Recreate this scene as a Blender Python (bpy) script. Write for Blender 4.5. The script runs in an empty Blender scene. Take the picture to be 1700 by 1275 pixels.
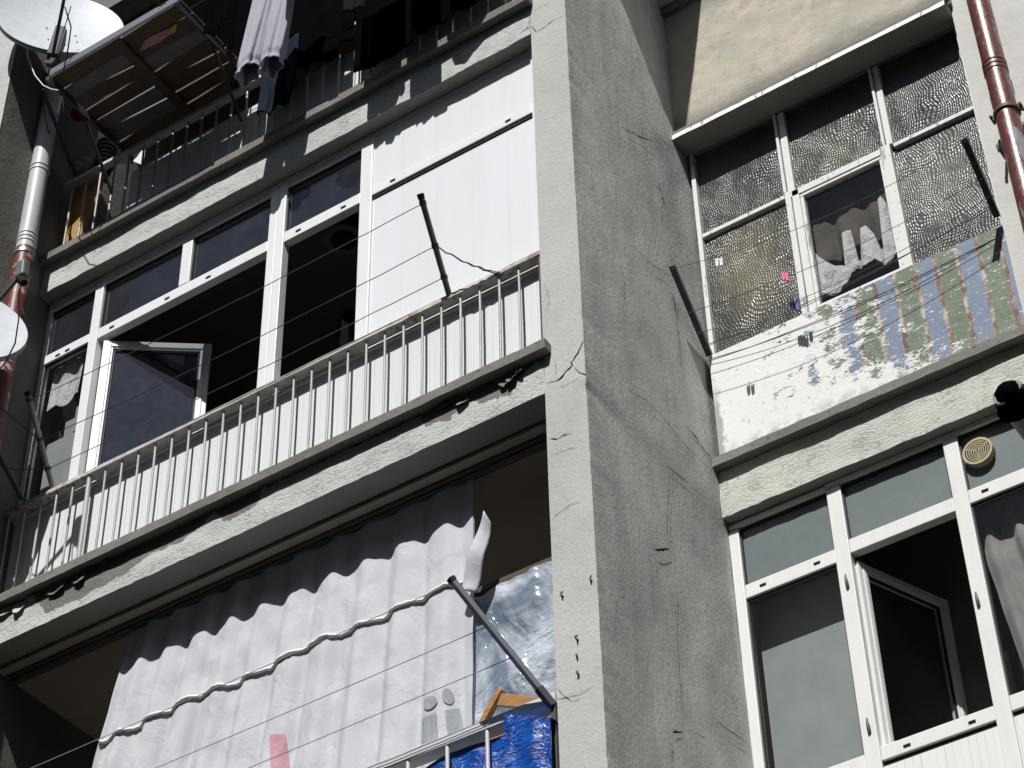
import bpy, bmesh, math, random
from mathutils import Vector, Matrix, noise
random.seed(7)
S = bpy.context.scene
COL = S.collection

# ------------------------------------------------------------------ camera
CAMP = Vector((4.112, -7.118, -7.638))
RX = Vector((0.833374, 0.552377, -0.019149))      # camera right, in world
RY = Vector((-0.386739, 0.558024, -0.734195))     # camera down
RZ = Vector((-0.394867, 0.619265, 0.678668))      # camera forward
FPX = 3819.7
cam_d = bpy.data.cameras.new('camera'); cam = bpy.data.objects.new('camera', cam_d); COL.objects.link(cam)
cam_d.sensor_width = 36; cam_d.lens = 36*FPX/1700; cam_d.clip_end = 2000
M = Matrix((RX, -RY, -RZ)).transposed().to_4x4(); M.translation = CAMP
cam.matrix_world = M
S.camera = cam

# ------------------------------------------------------------------ light
SUNV = Vector((0.24, -1.0, 1.3)).normalized()     # towards the sun
w = bpy.data.worlds.new('World'); S.world = w; w.use_nodes = True
nt = w.node_tree; bg = nt.nodes['Background']
sky = nt.nodes.new('ShaderNodeTexSky'); sky.sky_type = 'NISHITA'; sky.sun_disc = False
sky.sun_elevation = math.asin(SUNV.z); sky.sun_rotation = math.atan2(SUNV.x, SUNV.y)
nt.links.new(sky.outputs[0], bg.inputs[0]); bg.inputs[1].default_value = 0.06
sd = bpy.data.lights.new('sun', 'SUN'); sd.energy = 5.0; sd.angle = math.radians(0.5); sd.color = (1, .985, .965)
sun = bpy.data.objects.new('sun', sd); COL.objects.link(sun)
sun.rotation_euler = (-SUNV).to_track_quat('-Z', 'Y').to_euler()
sun.location = (0, -10, 15)
S.view_settings.view_transform = 'Standard'; S.view_settings.look = 'None'
S.view_settings.exposure = 0.12; S.view_settings.gamma = 1
S.cycles.max_bounces = 6; S.cycles.transparent_max_bounces = 12

# ------------------------------------------------------------------ measuring helper: point of a wall plane seen at a photo pixel
def P(px, py, ax, val):
    d = RX*((px-850)/FPX) + RY*((py-637.5)/FPX) + RZ
    return CAMP + d*((val-CAMP[ax])/d[ax])

# ------------------------------------------------------------------ materials
class Mat:
    def __init__(s, name, base=(.5,.5,.5), rough=.8, **kw):
        s.m = bpy.data.materials.new(name); s.m.use_nodes = True
        s.n = s.m.node_tree.nodes; s.l = s.m.node_tree.links
        s.b = s.n['Principled BSDF']; s.out = s.n['Material Output']
        s.b.inputs['Base Color'].default_value = (*base, 1); s.b.inputs['Roughness'].default_value = rough
        s.b.inputs['Specular IOR Level'].default_value = kw.get('spec', .3)
        if 'metal' in kw: s.b.inputs['Metallic'].default_value = kw['metal']
        g = s.n.new('ShaderNodeNewGeometry'); s.pos = g.outputs['Position']; s.geo = g
    def node(s, t, **kw):
        n = s.n.new(t)
        for k, v in kw.items(): setattr(n, k, v)
        return n
    def lk(s, a, b): s.l.new(a, b)
    def val(s, x, i):
        if isinstance(x, (int, float)): i.default_value = x
        elif isinstance(x, tuple): i.default_value = x if len(x) == len(i.default_value) else (*x, 1)
        else: s.lk(x, i)
    def vmath(s, op, a, b):
        n = s.node('ShaderNodeVectorMath', operation=op); s.val(a, n.inputs[0]); s.val(b, n.inputs[1]); return n.outputs[0]
    def math(s, op, a, b=0.0, clamp=False):
        n = s.node('ShaderNodeMath', operation=op); n.use_clamp = clamp
        s.val(a, n.inputs[0]); s.val(b, n.inputs[1]); return n.outputs[0]
    def scaled(s, v=(1,1,1), off=(0,0,0)):
        return s.vmath('ADD', s.vmath('MULTIPLY', s.pos, v), off)
    def noise(s, scale=5, detail=4, rough=.55, v=(1,1,1), vec=None, col=False, off=(0,0,0), dist=0):
        n = s.node('ShaderNodeTexNoise'); s.lk(vec or s.scaled(v, off), n.inputs['Vector'])
        n.inputs['Scale'].default_value = scale; n.inputs['Detail'].default_value = detail
        n.inputs['Roughness'].default_value = rough; n.inputs['Distortion'].default_value = dist
        return n.outputs['Color' if col else 'Fac']
    def voro(s, scale=5, v=(1,1,1), feature='F1', vec=None, warp=0, wscale=3, rnd=1):
        vv = vec or s.scaled(v)
        if warp:
            c = s.vmath('SUBTRACT', s.noise(wscale, 3, col=True), (.5,.5,.5))
            vv = s.vmath('ADD', vv, s.vmath('MULTIPLY', c, (warp,warp,warp)))
        n = s.node('ShaderNodeTexVoronoi', feature=feature); s.lk(vv, n.inputs['Vector'])
        n.inputs['Scale'].default_value = scale; n.inputs['Randomness'].default_value = rnd
        return n.outputs['Distance']
    def ramp(s, fac, stops, interp='LINEAR'):
        n = s.node('ShaderNodeValToRGB'); s.val(fac, n.inputs[0]); e = n.color_ramp; e.interpolation = interp
        while len(e.elements) < len(stops): e.elements.new(.5)
        for i, (p, c) in enumerate(stops):
            e.elements[i].position = p; c = c if isinstance(c, tuple) else (c,c,c); e.elements[i].color = (*c, 1)
        return n.outputs[0]
    def mix(s, fac, a, b, blend='MIX'):
        n = s.node('ShaderNodeMix', data_type='RGBA', blend_type=blend)
        s.val(fac, n.inputs[0]); s.val(a, n.inputs[6]); s.val(b, n.inputs[7]); return n.outputs[2]
    def sep(s, v=None):
        n = s.node('ShaderNodeSeparateXYZ'); s.lk(v or s.pos, n.inputs[0]); return n.outputs
    def color(s, x): s.val(x, s.b.inputs['Base Color']); return s
    def bump(s, h, strength=.5, dist=.01, chain=None):
        n = s.node('ShaderNodeBump'); s.lk(h, n.inputs['Height']); n.inputs['Strength'].default_value = strength
        n.inputs['Distance'].default_value = dist
        if chain: s.lk(chain, n.inputs['Normal'])
        s.lk(n.outputs[0], s.b.inputs['Normal']); return n.outputs[0]

def plaster(name, c1, c2, fine=110, vs=(1,1,1), st=.5, dist=.006, stain=.25, pits=True, big=1.6, trowel=None, spec=.15, lump=.25, band=False):
    m = Mat(name, c1, .92, spec=spec)
    f = m.noise(fine, 6, .65, vs); b = m.noise(big, 5, .6, vs)
    col = m.mix(m.ramp(b, [(.3, 0.), (.7, 1.)]), c1, c2)
    col = m.mix(m.ramp(m.noise(9, 5, .7), [(.45, 0.), (.75, stain)]), col, tuple(x*.72 for x in c1))
    if pits:
        pt = m.ramp(m.noise(fine*.7, 3, .7, off=(3,1,4)), [(.33, .8), (.40, 0.)])
        col = m.mix(pt, col, tuple(x*.35 for x in c1))
    if band:
        zz = m.math('ADD', m.sep()[2], m.math('MULTIPLY', m.math('SUBTRACT', m.noise(2.5, 4, .6), .5), .16))
        bd = m.ramp(m.math('ABSOLUTE', m.math('ADD', zz, .02)), [(.03, .45), (.13, 0.)])
        col = m.mix(bd, col, tuple(x*.5 for x in c1))
    m.color(col)
    h = m.math('ADD', m.math('MULTIPLY', f, .6), m.math('MULTIPLY', m.noise(fine*.33, 4, .6, vs, off=(5,5,5)), 1.0))
    n1 = m.bump(h, st, dist)
    h2 = m.noise(9, 4, .6, tuple(math.sqrt(x) for x in vs))
    n2 = m.bump(h2, lump, .02, n1)
    if trowel:
        # trowelled strokes: warped, stretched ridges
        v = m.noise(trowel[0], 6, .72, trowel[1], dist=.0, off=(2,7,1))
        n3 = m.bump(m.ramp(v, [(.30, 0.), (.45, .5), (.52, .55), (.66, 1.)]), trowel[2], .012, n2)
        sk = m.ramp(m.noise(5, 6, .75, (1,1,.16), off=(3,8,1)), [(.42, .0), (.62, .55)])
        col2 = m.mix(sk, col, tuple(x*.55 for x in c1))
        k = m.noise(16, 4, .75, (1,1,.10), off=(8,3,3))
        m.color(m.mix(m.ramp(k, [(.66, 0.), (.70, .5)]), col2, (.66,.65,.61)))
        m.bump(m.ramp(k, [(.60, 0.), (.68, 1.)]), .5, .008, n3)
    return m

m_front = plaster('pillar front plaster', (.54,.545,.51), (.44,.445,.415), fine=120, st=.55, dist=.0055, lump=.12, stain=.45)
m_side = plaster('rough grey plaster', (.60,.595,.555), (.46,.46,.43), fine=140, vs=(1,1,.7), st=.6, dist=.005, stain=.55, pits=False, trowel=(50,(1,1,.6),.45), lump=.16, band=True)
m_wall_r = plaster('pale wall plaster', (.60,.59,.56), (.54,.53,.50), fine=40, st=.25, dist=.005, stain=.3, pits=False)
m_cream = plaster('cream stained plaster', (.56,.51,.40), (.40,.385,.33), fine=38, st=.5, dist=.010, stain=.9, pits=False, big=3.4)
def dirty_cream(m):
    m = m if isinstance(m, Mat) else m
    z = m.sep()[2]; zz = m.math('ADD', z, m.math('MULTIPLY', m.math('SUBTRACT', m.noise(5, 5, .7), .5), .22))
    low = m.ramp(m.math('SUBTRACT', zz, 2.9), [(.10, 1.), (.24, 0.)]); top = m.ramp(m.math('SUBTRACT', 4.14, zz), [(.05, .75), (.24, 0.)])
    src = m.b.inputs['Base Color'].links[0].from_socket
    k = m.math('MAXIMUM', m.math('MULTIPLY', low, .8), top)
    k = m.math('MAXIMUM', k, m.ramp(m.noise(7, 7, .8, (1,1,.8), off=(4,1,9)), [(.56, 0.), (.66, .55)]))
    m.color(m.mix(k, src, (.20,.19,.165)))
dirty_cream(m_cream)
m_wing = plaster('shade darkened plaster', (.20,.19,.17), (.13,.125,.11), fine=60, st=.5, dist=.006, pits=False)  # the wing side's deep shade is put into this darker colour
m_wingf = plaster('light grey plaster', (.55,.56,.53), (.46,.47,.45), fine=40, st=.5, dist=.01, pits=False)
m_conc = plaster('grey concrete ledge', (.235,.23,.205), (.15,.145,.125), fine=60, st=.6, dist=.008, stain=.6)
m_bare = plaster('bare cement', (.23,.22,.205), (.17,.165,.15), fine=70, st=.5, dist=.006)
m_soff = plaster('soffit plaster', (.34,.34,.31), (.28,.28,.25), fine=50, st=.3, dist=.005, pits=False)
m_room = plaster('brown room wall', (.50,.43,.34), (.42,.36,.29), fine=40, st=.2, dist=.004, pits=False)
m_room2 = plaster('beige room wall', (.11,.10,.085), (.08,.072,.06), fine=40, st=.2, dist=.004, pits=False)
m_ground = plaster('street asphalt', (.06,.06,.058), (.045,.045,.044), fine=90, st=.5, dist=.01)

def flaky(name, c1, c2):
    m = Mat(name, c1, .75, spec=.3)
    v = m.voro(9, (1,1,4.2), 'DISTANCE_TO_EDGE', warp=.5, wscale=6)
    mask = m.ramp(m.noise(7, 5, .7), [(.48, 0.), (.56, 1.)])
    crack = m.math('MULTIPLY', m.ramp(v, [(0., 1.), (.02, .8), (.04, 0.)]), mask)
    v2 = m.voro(17, (1,1,3.6), 'DISTANCE_TO_EDGE', warp=.22, wscale=14)
    crack2 = m.math('MULTIPLY', m.ramp(v2, [(0., 1.), (.03, .7), (.06, 0.)]), m.ramp(m.noise(8, 4, .6, off=(9,2,1)), [(.5, 0.), (.62, .8)]))
    cr = m.math('MAXIMUM', crack, crack2)
    b = m.mix(m.ramp(m.noise(2.2, 5, .65), [(.35, 0.), (.65, 1.)]), c1, c2)
    b = m.mix(m.ramp(m.noise(60, 4, .7), [(.5, 0.), (.8, .3)]), b, tuple(x*.6 for x in c1))
    paintc = m.mix(m.math('MULTIPLY', cr, .6), b, (.16,.155,.14))
    # bare cement where the paint has come off below the ledge of the middle storey
    x, z = m.sep()[0], m.sep()[2]
    zl = [(-3.62,.24),(-3.50,.10),(-3.27,.088),(-3.06,.105),(-2.91,.125),(-2.73,.185),(-2.56,.16),(-2.42,.21),(-2.33,.24),(-2.26,.16),(-2.05,.17),(-2.0,.24),(-1.0,.24),(-.95,.185),(-.81,.145),(-.74,.20),(-.66,.20),(-.60,.165),(-.43,.115),(-.40,.18),(-.34,.22)]
    lim = m.ramp(m.math('DIVIDE', m.math('ADD', x, 4.0), 4.0), [((a+4)/4, (b_-(.03 if b_ < .22 else 0))/.25) for a, b_ in zl])
    zz = m.math('ADD', z, m.math('ADD', m.math('MULTIPLY', m.math('SUBTRACT', m.noise(9, 5, .7, (1,1,1.4)), .5), .10), m.math('MULTIPLY', m.math('SUBTRACT', m.noise(34, 3, .6), .5), .03)))
    bare = m.math('GREATER_THAN', zz, m.math('MULTIPLY', lim, .25))
    bare = m.math('MULTIPLY', bare, m.math('MULTIPLY', m.math('LESS_THAN', z, .26), m.math('LESS_THAN', x, -.02)))
    cem = m.ramp(m.noise(60, 5, .7), [(.35, (.15,.14,.125)), (.7, (.23,.22,.20))])
    m.color(m.mix(bare, paintc, cem))
    n1 = m.bump(m.math('SUBTRACT', m.math('MULTIPLY', m.ramp(v, [(0., 0.), (.2, 1.)]), .35), cr), .5, .006)
    n2 = m.bump(m.noise(38, 6, .72, (1,1,2.8)), .65, .010, n1)
    m.bump(m.math('SUBTRACT', 1.0, bare), .9, .006, n2)
    return m
m_flaky = flaky('flaking grey paint', (.56,.58,.54), (.48,.51,.475))
m_flaky_r = flaky('flaking cream paint', (.58,.58,.51), (.51,.53,.48))

def paint(name, c, rough=.35, dirt=.15, streak=True, spec=.5, bump=.0):
    m = Mat(name, c, rough, spec=spec)
    d = m.ramp(m.noise(14, 5, .7, (1,1,.25) if streak else (1,1,1)), [(.45, 0.), (.8, dirt*2)])
    col = m.mix(d, c, tuple(x*.62 for x in c))
    col = m.mix(m.ramp(m.noise(130, 2, .6), [(.72, 0.), (.78, .7)]), col, tuple(x*.3 for x in c))
    m.color(col)
    if bump: m.bump(m.noise(60, 4, .6), bump, .003)
    return m
m_pvc = paint('white frame plastic', (.80,.81,.81), .32, .12)
m_pvc_r = paint('white aluminium frame', (.74,.74,.71), .35, .12)
m_dark = Mat('dark rubber', (.015,.015,.015), .6).m
m_black = Mat('black gap', (.008,.008,.008), .9).m
m_rail = paint('weathered rail paint', (.58,.56,.52), .55, .5, False, bump=.3)
def rusty():
    m = Mat('rust flecked rail paint', (.58,.56,.52), .55)
    x = m.sep()[0]
    end = m.ramp(m.math('ABSOLUTE', m.math('ADD', x, 2.15)), [(.70, 0.), (1.9, .16)])
    k = m.ramp(m.math('ADD', m.noise(13, 6, .78, (.7,1,1)), end), [(.69, 0.), (.75, .8)])
    m.color(m.mix(k, m.mix(m.ramp(m.noise(20,5,.7), [(.4,0.),(.7,1.)]), (.60,.58,.54), (.40,.38,.34)), m.ramp(m.noise(25,4), [(.4, (.13,.05,.025)), (.6, (.30,.17,.09))])))
    m.bump(m.noise(50,5,.7), .4, .004); return m
m_rusty = rusty()
m_bal = paint('weathered baluster paint', (.42,.42,.41), .45, .6, True, bump=.2)
m_rail2 = paint('white square rail paint', (.62,.63,.64), .35, .15, False)
m_pole = paint('grey pole paint', (.20,.21,.21), .5, .3)
m_polel = paint('pale pole plastic', (.42,.42,.41), .45, .3)
m_iron = paint('dark angle iron', (.07,.07,.068), .5, .3)
m_wire = Mat('dark wire', (.09,.09,.09), .5).m
m_wirel = Mat('pale line', (.30,.30,.28), .6).m
m_alu = Mat('grey aluminium', (.36,.37,.38), .38, metal=.7).m
m_track = paint('grey brown curtain track', (.10,.098,.09), .5, .2)

def grooved(name, c, pitch):
    m = Mat(name, c, .38, spec=.4)
    x = m.sep()[0]
    f = m.math('FRACT', m.math('DIVIDE', x, pitch))
    g = m.ramp(f, [(0., 1.), (.05, 1.), (.09, 0.), (.93, 0.), (.97, 1.)])
    jit = m.ramp(m.noise(3, 2, .5, (8,1,.05)), [(.4, .25), (.65, 1.)])
    gg = m.math('MULTIPLY', g, jit)
    col = m.mix(m.math('MULTIPLY', gg, .45), c, (.30,.30,.30))
    col = m.mix(m.ramp(m.noise(5, 5, .7, (3,1,.3)), [(.5, 0.), (.85, .25)]), col, (.45,.45,.43))
    m.color(col); m.bump(m.math('SUBTRACT', 1.0, gg), .35, .003)
    return m
m_slat = grooved('grooved white panel', (.72,.73,.74), .040)
m_slat_r = grooved('grooved cream panel', (.74,.74,.70), .040)
def plainpanel():
    m = Mat('white wall panel', (.80,.81,.83), .35, spec=.4)
    col = m.mix(m.ramp(m.noise(3, 5, .7, (2.5,1,.3)), [(.4, 0.), (.9, .3)]), (.75,.77,.79), (.58,.58,.56))
    x = m.sep()[0]
    f = m.math('FRACT', m.math('DIVIDE', x, .24))
    g = m.ramp(f, [(0., .35), (.008, .35), (.014, 0.)])
    m.color(m.mix(g, col, (.5,.5,.5)))
    m.bump(m.noise(5, 3, .5, (3,1,.6)), .12, .01); return m
m_panel = plainpanel()

def glass(name, tint=(.02,.022,.026), refl=1.0, clear=.8, rough=.03):
    m = Mat(name)
    tr = m.node('ShaderNodeBsdfTransparent'); tr.inputs[0].default_value = (.94,.95,.95,1)
    df = m.node('ShaderNodeBsdfDiffuse'); df.inputs[0].default_value = (*tint, 1)
    dirt = m.ramp(m.noise(6, 6, .75), [(.45, 0.), (.9, .5)])
    m.lk(m.mix(dirt, tint, (.12,.125,.13)), df.inputs[0])
    gl = m.node('ShaderNodeBsdfGlossy'); gl.inputs['Roughness'].default_value = rough
    mx = m.node('ShaderNodeMixShader'); mx.inputs[0].default_value = clear
    m.lk(df.outputs[0], mx.inputs[1]); m.lk(tr.outputs[0], mx.inputs[2])
    fr = m.node('ShaderNodeFresnel'); fr.inputs[0].default_value = 1.5
    bp = m.node('ShaderNodeBump'); bp.inputs['Strength'].default_value = .02; bp.inputs['Distance'].default_value = .01
    m.lk(m.noise(3, 2), bp.inputs['Height']); m.lk(bp.outputs[0], gl.inputs['Normal'])
    m2 = m.node('ShaderNodeMixShader'); m.lk(m.math('MULTIPLY', m.math('MULTIPLY', fr.outputs[0], refl), m.math('SUBTRACT', 1.0, m.geo.outputs['Backfacing'])), m2.inputs[0])
    m.lk(mx.outputs[0], m2.inputs[1]); m.lk(gl.outputs[0], m2.inputs[2])
    m.lk(m2.outputs[0], m.out.inputs[0]); return m
m_glass = glass('dusty dark glass', (.03,.035,.045), 1.3, .55)
m_glassc = glass('clear glass', (.03,.03,.03), .9, .96)
m_glassb = glass('blue reflecting glass', (.012,.018,.042), 1.6, .35)

def hammered():
    m = Mat('hammered glass', (.03,.031,.028), .33, spec=.45)
    wv = m.vmath('ADD', m.scaled((1,.0,1)), m.vmath('MULTIPLY', m.vmath('SUBTRACT', m.noise(3.2, 2, .5, col=True), (.5,.5,.5)), (.22,0,.22)))
    v = m.voro(64, (1,1,1), 'SMOOTH_F1', vec=m.vmath('MULTIPLY', wv, (1,1,.80)), rnd=.22)
    def blob(cx, cz, r0, r1):
        d = m.node('ShaderNodeVectorMath', operation='LENGTH')
        q = m.vmath('ADD', m.vmath('MULTIPLY', m.vmath('SUBTRACT', m.pos, (cx, 0, cz)), (1,0,.62)), m.vmath('MULTIPLY', m.vmath('SUBTRACT', m.noise(4, 2, .5, col=True), (.5,.5,.5)), (.22,0,.22)))
        m.lk(q, d.inputs[0]); return m.ramp(d.outputs['Value'], [(r0, 1.), (r1, 0.)])
    c = m.mix(m.ramp(m.noise(2, 3, .55, off=(.3,0,.9)), [(.35, 0.), (.7, 1.)]), (.030,.031,.030), (.075,.075,.068))
    c = m.mix(blob(.32, 1.72, .10, .30), c, (.15,.135,.085))
    c = m.mix(blob(.95, 2.30, .02, .28), c, (.11,.105,.075))
    c = m.mix(blob(1.50, 1.75, .08, .34), c, (.13,.127,.11))
    m.color(m.mix(m.ramp(v, [(.25, 0.), (.75, .3)]), c, (.02,.02,.02)))
    m.bump(v, 1.0, .0065)
    return m
m_ham = hammered()
def pebbled():
    m = Mat('pebbled blue grey glass', (.075,.10,.105), .42, spec=.35)
    v = m.voro(120, (1,0,1), 'F1', rnd=.12)
    base = m.ramp(m.noise(2, 5, .7), [(.3, (.090,.118,.122)), (.75, (.145,.170,.168))])
    m.color(m.mix(m.ramp(v, [(.1, .35), (.5, 0.)]), base, (.22,.27,.28)))
    m.bump(v, .35, .003); return m
m_peb = pebbled()
def oldwood():
    m = Mat('peeling white window paint', (.70,.70,.67), .6, spec=.3)
    fx = m.noise(22, 5, .7, (1,1,.12)); fz = m.noise(30, 4, .7)
    k = m.math('MAXIMUM', m.ramp(fx, [(.58, 0.), (.64, 1.)]), m.ramp(fz, [(.66, 0.), (.70, 1.)]))
    m.color(m.mix(m.math('MULTIPLY', k, .8), (.68,.68,.65), m.ramp(m.noise(40), [(.4, (.12,.11,.10)), (.7, (.28,.27,.25))])))
    m.bump(m.math('SUBTRACT', 1.0, k), .5, .004); return m
m_old = oldwood()

def striped():
    m = Mat('painted sheet', (.7,.7,.7), .5, spec=.35)
    s = m.sep(); x, z = s[0], s[2]
    wob = m.math('MULTIPLY', m.math('SUBTRACT', m.noise(9, 5, .7), .5), .045)
    t = m.math('DIVIDE', m.math('SUBTRACT', 1.775, m.math('ADD', x, wob)), .1205)
    fr = m.math('FRACT', t); fl = m.math('FLOOR', t)
    par = m.math('MODULO', m.math('ADD', fl, 20.0), 2.0)
    c = m.mix(par, (.070,.115,.042), (.12,.175,.30))
    c = m.mix(m.ramp(m.noise(18, 5, .7), [(.3, .1), (.75, .55)]), c, (.25,.27,.255))
    rustm = m.ramp(fr, [(0., 1.), (.10, 1.), (.14, 0.), (.92, 0.), (.95, 1.)])
    rn = m.noise(11, 5, .75, (1,1,.7))
    rust = m.ramp(rn, [(.40, (.42,.40,.36)), (.49, (.22,.12,.07)), (.58, (.12,.045,.025)), (.75, (.075,.03,.02))])
    c = m.mix(rustm, c, rust)
    # white overpaint wearing off towards the right
    base = m.math('MULTIPLY', m.math('SUBTRACT', .90, x), .80)
    edge = m.math('MULTIPLY', m.ramp(z, [(.40, 1.), (.60, 0.)]), .50)
    n1_ = m.math('MULTIPLY', m.math('SUBTRACT', m.noise(6, 8, .72, (1,1,1.7)), .5), 2.6)
    n2_ = m.math('MULTIPLY', m.math('SUBTRACT', m.noise(42, 4, .75, (1,1,2.2)), .5), 1.5)
    cov = m.math('ADD', m.math('ADD', m.math('ADD', n1_, n2_), base), edge)
    cov = m.math('ADD', cov, m.math('MULTIPLY', m.math('ABSOLUTE', m.math('SUBTRACT', fr, .55)), .35))
    wm = m.ramp(cov, [(.12, 0.), (.17, 1.)])
    wm = m.math('MAXIMUM', wm, m.ramp(m.noise(26, 5, .8, (.7,1,2.4), off=(4,4,4)), [(.60, 0.), (.61, 1.)]))
    white = m.mix(m.ramp(m.noise(30, 5, .75, (1,1,.5)), [(.60, 0.), (.66, .75)]), (.72,.73,.70), (.33,.32,.29))
    c = m.mix(wm, c, white)
    # bare greenish strip at the far left edge and grime near the ledge
    le = m.ramp(m.math('ADD', x, m.math('MULTIPLY', m.noise(9, 4, .7), .10)), [(.105, 1.), (.12, 0.)])
    c = m.mix(m.math('MULTIPLY', le, m.ramp(z, [(.75, 1.), (.95, 0.)])), c, (.33,.37,.35))
    gr = m.math('MULTIPLY', m.ramp(z, [(.36, 1.), (.50, 0.)]), m.ramp(m.noise(16, 6, .75), [(.45, 0.), (.6, 1.)]))
    c = m.mix(gr, c, (.25,.24,.215))
    m.color(c)
    n1 = m.bump(wm, .5, .004)
    m.bump(m.noise(40, 4, .7), .3, .006, n1); return m
m_strip = striped()

def pipe_mat():
    m = Mat('worn maroon pipe paint', (.12,.03,.022), .22, spec=.7)
    k = m.ramp(m.noise(5.5, 5, .65, (1.4,1,.35), off=(1,0,2)), [(.52, 0.), (.56, 1.)])
    m.color(m.mix(k, (.115,.030,.022), (.24,.245,.25)))
    m.bump(m.math('ADD', m.noise(45, 4, .7), m.math('MULTIPLY', k, -.4)), .35, .004)
    m.lk(m.ramp(m.noise(30, 4), [(.3, .24), (.7, .5)]), m.b.inputs['Roughness']); return m
m_pipe = pipe_mat()
def pipe_l():
    m = Mat('grey drainpipe with red foot', (.55,.55,.55), .45, spec=.4)
    z = m.sep()[2]
    k = m.math('GREATER_THAN', m.math('ADD', z, m.math('MULTIPLY', m.noise(14), .02)), 3.0)
    red = m.mix(m.ramp(m.noise(11, 5, .7), [(.56, 0.), (.60, 1.)]), (.15,.035,.025), (.42,.40,.36))
    m.color(m.mix(k, red, m.mix(m.ramp(m.noise(9, 5, .7, (1,1,.3)), [(.45, 0.), (.8, .6)]), (.52,.52,.52), (.30,.28,.26)))); return m
m_pipel = pipe_l()

def fabric(name, c, rough=.9, c2=None, fine=300, wr=.35, wrs=8, vs=(1,1,.5), spec=.1, sheen=0, trans=0):
    m = Mat(name, c, rough, spec=spec)
    c2 = c2 or tuple(x*.8 for x in c)
    m.color(m.mix(m.ramp(m.noise(4, 4, .6), [(.35, 0.), (.7, 1.)]), c, c2))
    n1 = m.bump(m.noise(wrs, 5, .6, vs, dist=.8), wr, .03)
    m.bump(m.noise(fine, 2), .15, .002, n1)
    if trans:
        t = m.node('ShaderNodeBsdfTranslucent'); t.inputs[0].default_value = (*c, 1)
        x = m.node('ShaderNodeMixShader'); x.inputs[0].default_value = trans
        m.lk(m.b.outputs[0], x.inputs[1]); m.lk(t.outputs[0], x.inputs[2]); m.lk(x.outputs[0], m.out.inputs[0])
    return m
m_curt = fabric('white curtain cloth', (.72,.73,.76), .8, (.64,.655,.70), wr=.34, wrs=8, vs=(1,1,.6), trans=.20)
m_print = fabric('grey print', (.40,.43,.45), .8, wr=.5, trans=.1)
m_printp = fabric('pink print', (.66,.36,.42), .8, wr=.5, trans=.1)
m_trous = fabric('lilac grey jersey', (.40,.40,.45), .85, (.36,.36,.41), wr=.3, wrs=7, vs=(1.6,1,.3))
m_blk = fabric('black cloth', (.004,.004,.005), .95, spec=.0)
m_char = fabric('charcoal cloth', (.020,.020,.022), .95, spec=.0)
m_navy = fabric('dark navy denim', (.010,.016,.030), .9, wr=.6)
m_graycurt = fabric('grey woven curtain', (.40,.375,.36), .95, (.26,.245,.24), fine=160, wr=.3)
m_blind = fabric('pale grey blind', (.36,.385,.37), .9, (.31,.33,.32), wr=.15, wrs=3)
m_lace = fabric('lace cloth', (.55,.54,.52), .9, (.46,.45,.43))
def lace_pat():
    m = Mat('lace pattern', (.4,.4,.4), .9, spec=.1)
    v = m.voro(26, (1,0,1), 'DISTANCE_TO_EDGE', warp=.35, wscale=16)
    k = m.ramp(v, [(.03, 1.), (.10, 0.)])
    k2 = m.ramp(m.noise(14, 3, .6, (1,0,1)), [(.50, 0.), (.56, 1.)])
    m.color(m.mix(k, m.mix(k2, (.60,.59,.58), (.34,.335,.33)), (.88,.87,.86)))
    m.bump(k, .4, .004); return m
m_lacep = lace_pat()
m_sheer = fabric('brown sheer curtain', (.15,.13,.105), .9, (.09,.08,.065), wr=.4)
def film():
    m = Mat('clear plastic film', (.30,.34,.40), .12, spec=1.0)
    a = m.noise(3.2, 5, .62, (1,1,.8), dist=1.2); f = m.noise(16, 4, .7, dist=1.4)
    col = m.mix(m.ramp(a, [(.42, 0.), (.66, 1.)]), (.17,.21,.27), (.55,.60,.66))
    z = m.sep()[2]
    m.color(m.mix(m.ramp(f, [(.62, 0.), (.72, .5)]), col, (.70,.74,.78)))
    n1 = m.bump(m.noise(3.2, 4, .55, dist=1.3), .8, .05); m.bump(f, .35, .006, n1); return m
m_film = film()
def tarpm():
    m = Mat('blue plastic tarp', (.004,.065,.36), .17, spec=.8)
    m.color(m.mix(m.ramp(m.noise(6, 5, .65), [(.35, 0.), (.7, 1.)]), (.004,.05,.30), (.006,.10,.46)))
    n1 = m.bump(m.noise(7, 5, .65, (1,1,2.2), dist=1.2), .8, .035); m.bump(m.noise(36, 3, .6, (1,1,3.5)), .4, .006, n1); return m
m_tarp = tarpm()
def woodm(name, c1, c2, sc=4, v=(1,6,6)):
    m = Mat(name, c1, .55, spec=.3)
    n = m.noise(sc*3, 6, .7, v, dist=1.0); m.color(m.mix(m.ramp(n, [(.35, 0.), (.7, 1.)]), c1, c2)); m.bump(n, .3, .004); return m
m_wood = woodm('honey wood', (.42,.22,.08), (.25,.12,.045))
m_woodd = woodm('dark brown wood', (.12,.085,.06), (.07,.05,.04))
m_board = woodm('orange chipboard', (.50,.28,.12), (.36,.19,.08), 6, (1,1,1))
m_plank = woodm('old dark plank', (.15,.095,.06), (.075,.05,.035), 3, (1,8,8))
m_plankg = woodm('grey plank', (.20,.20,.20), (.13,.13,.13), 3, (1,8,8))
m_dish = paint('white dish paint', (.50,.53,.56), .5, .3, False)
m_dishb = paint('grey dish back', (.24,.25,.26), .5, .3, False)
m_lnb = paint('grey receiver plastic', (.13,.14,.14), .5, .2, False)
m_brass = paint('brass vent', (.30,.22,.10), .35, .4, False)
m_vent = paint('yellowed grille', (.42,.36,.22), .4, .3, False)
m_pink = fabric('pink wrapper', (.62,.30,.36), .5); m_yel = Mat('yellow wrapper', (.6,.5,.05), .6).m
m_leaf = fabric('dry leaves', (.20,.17,.05), .7)
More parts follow.
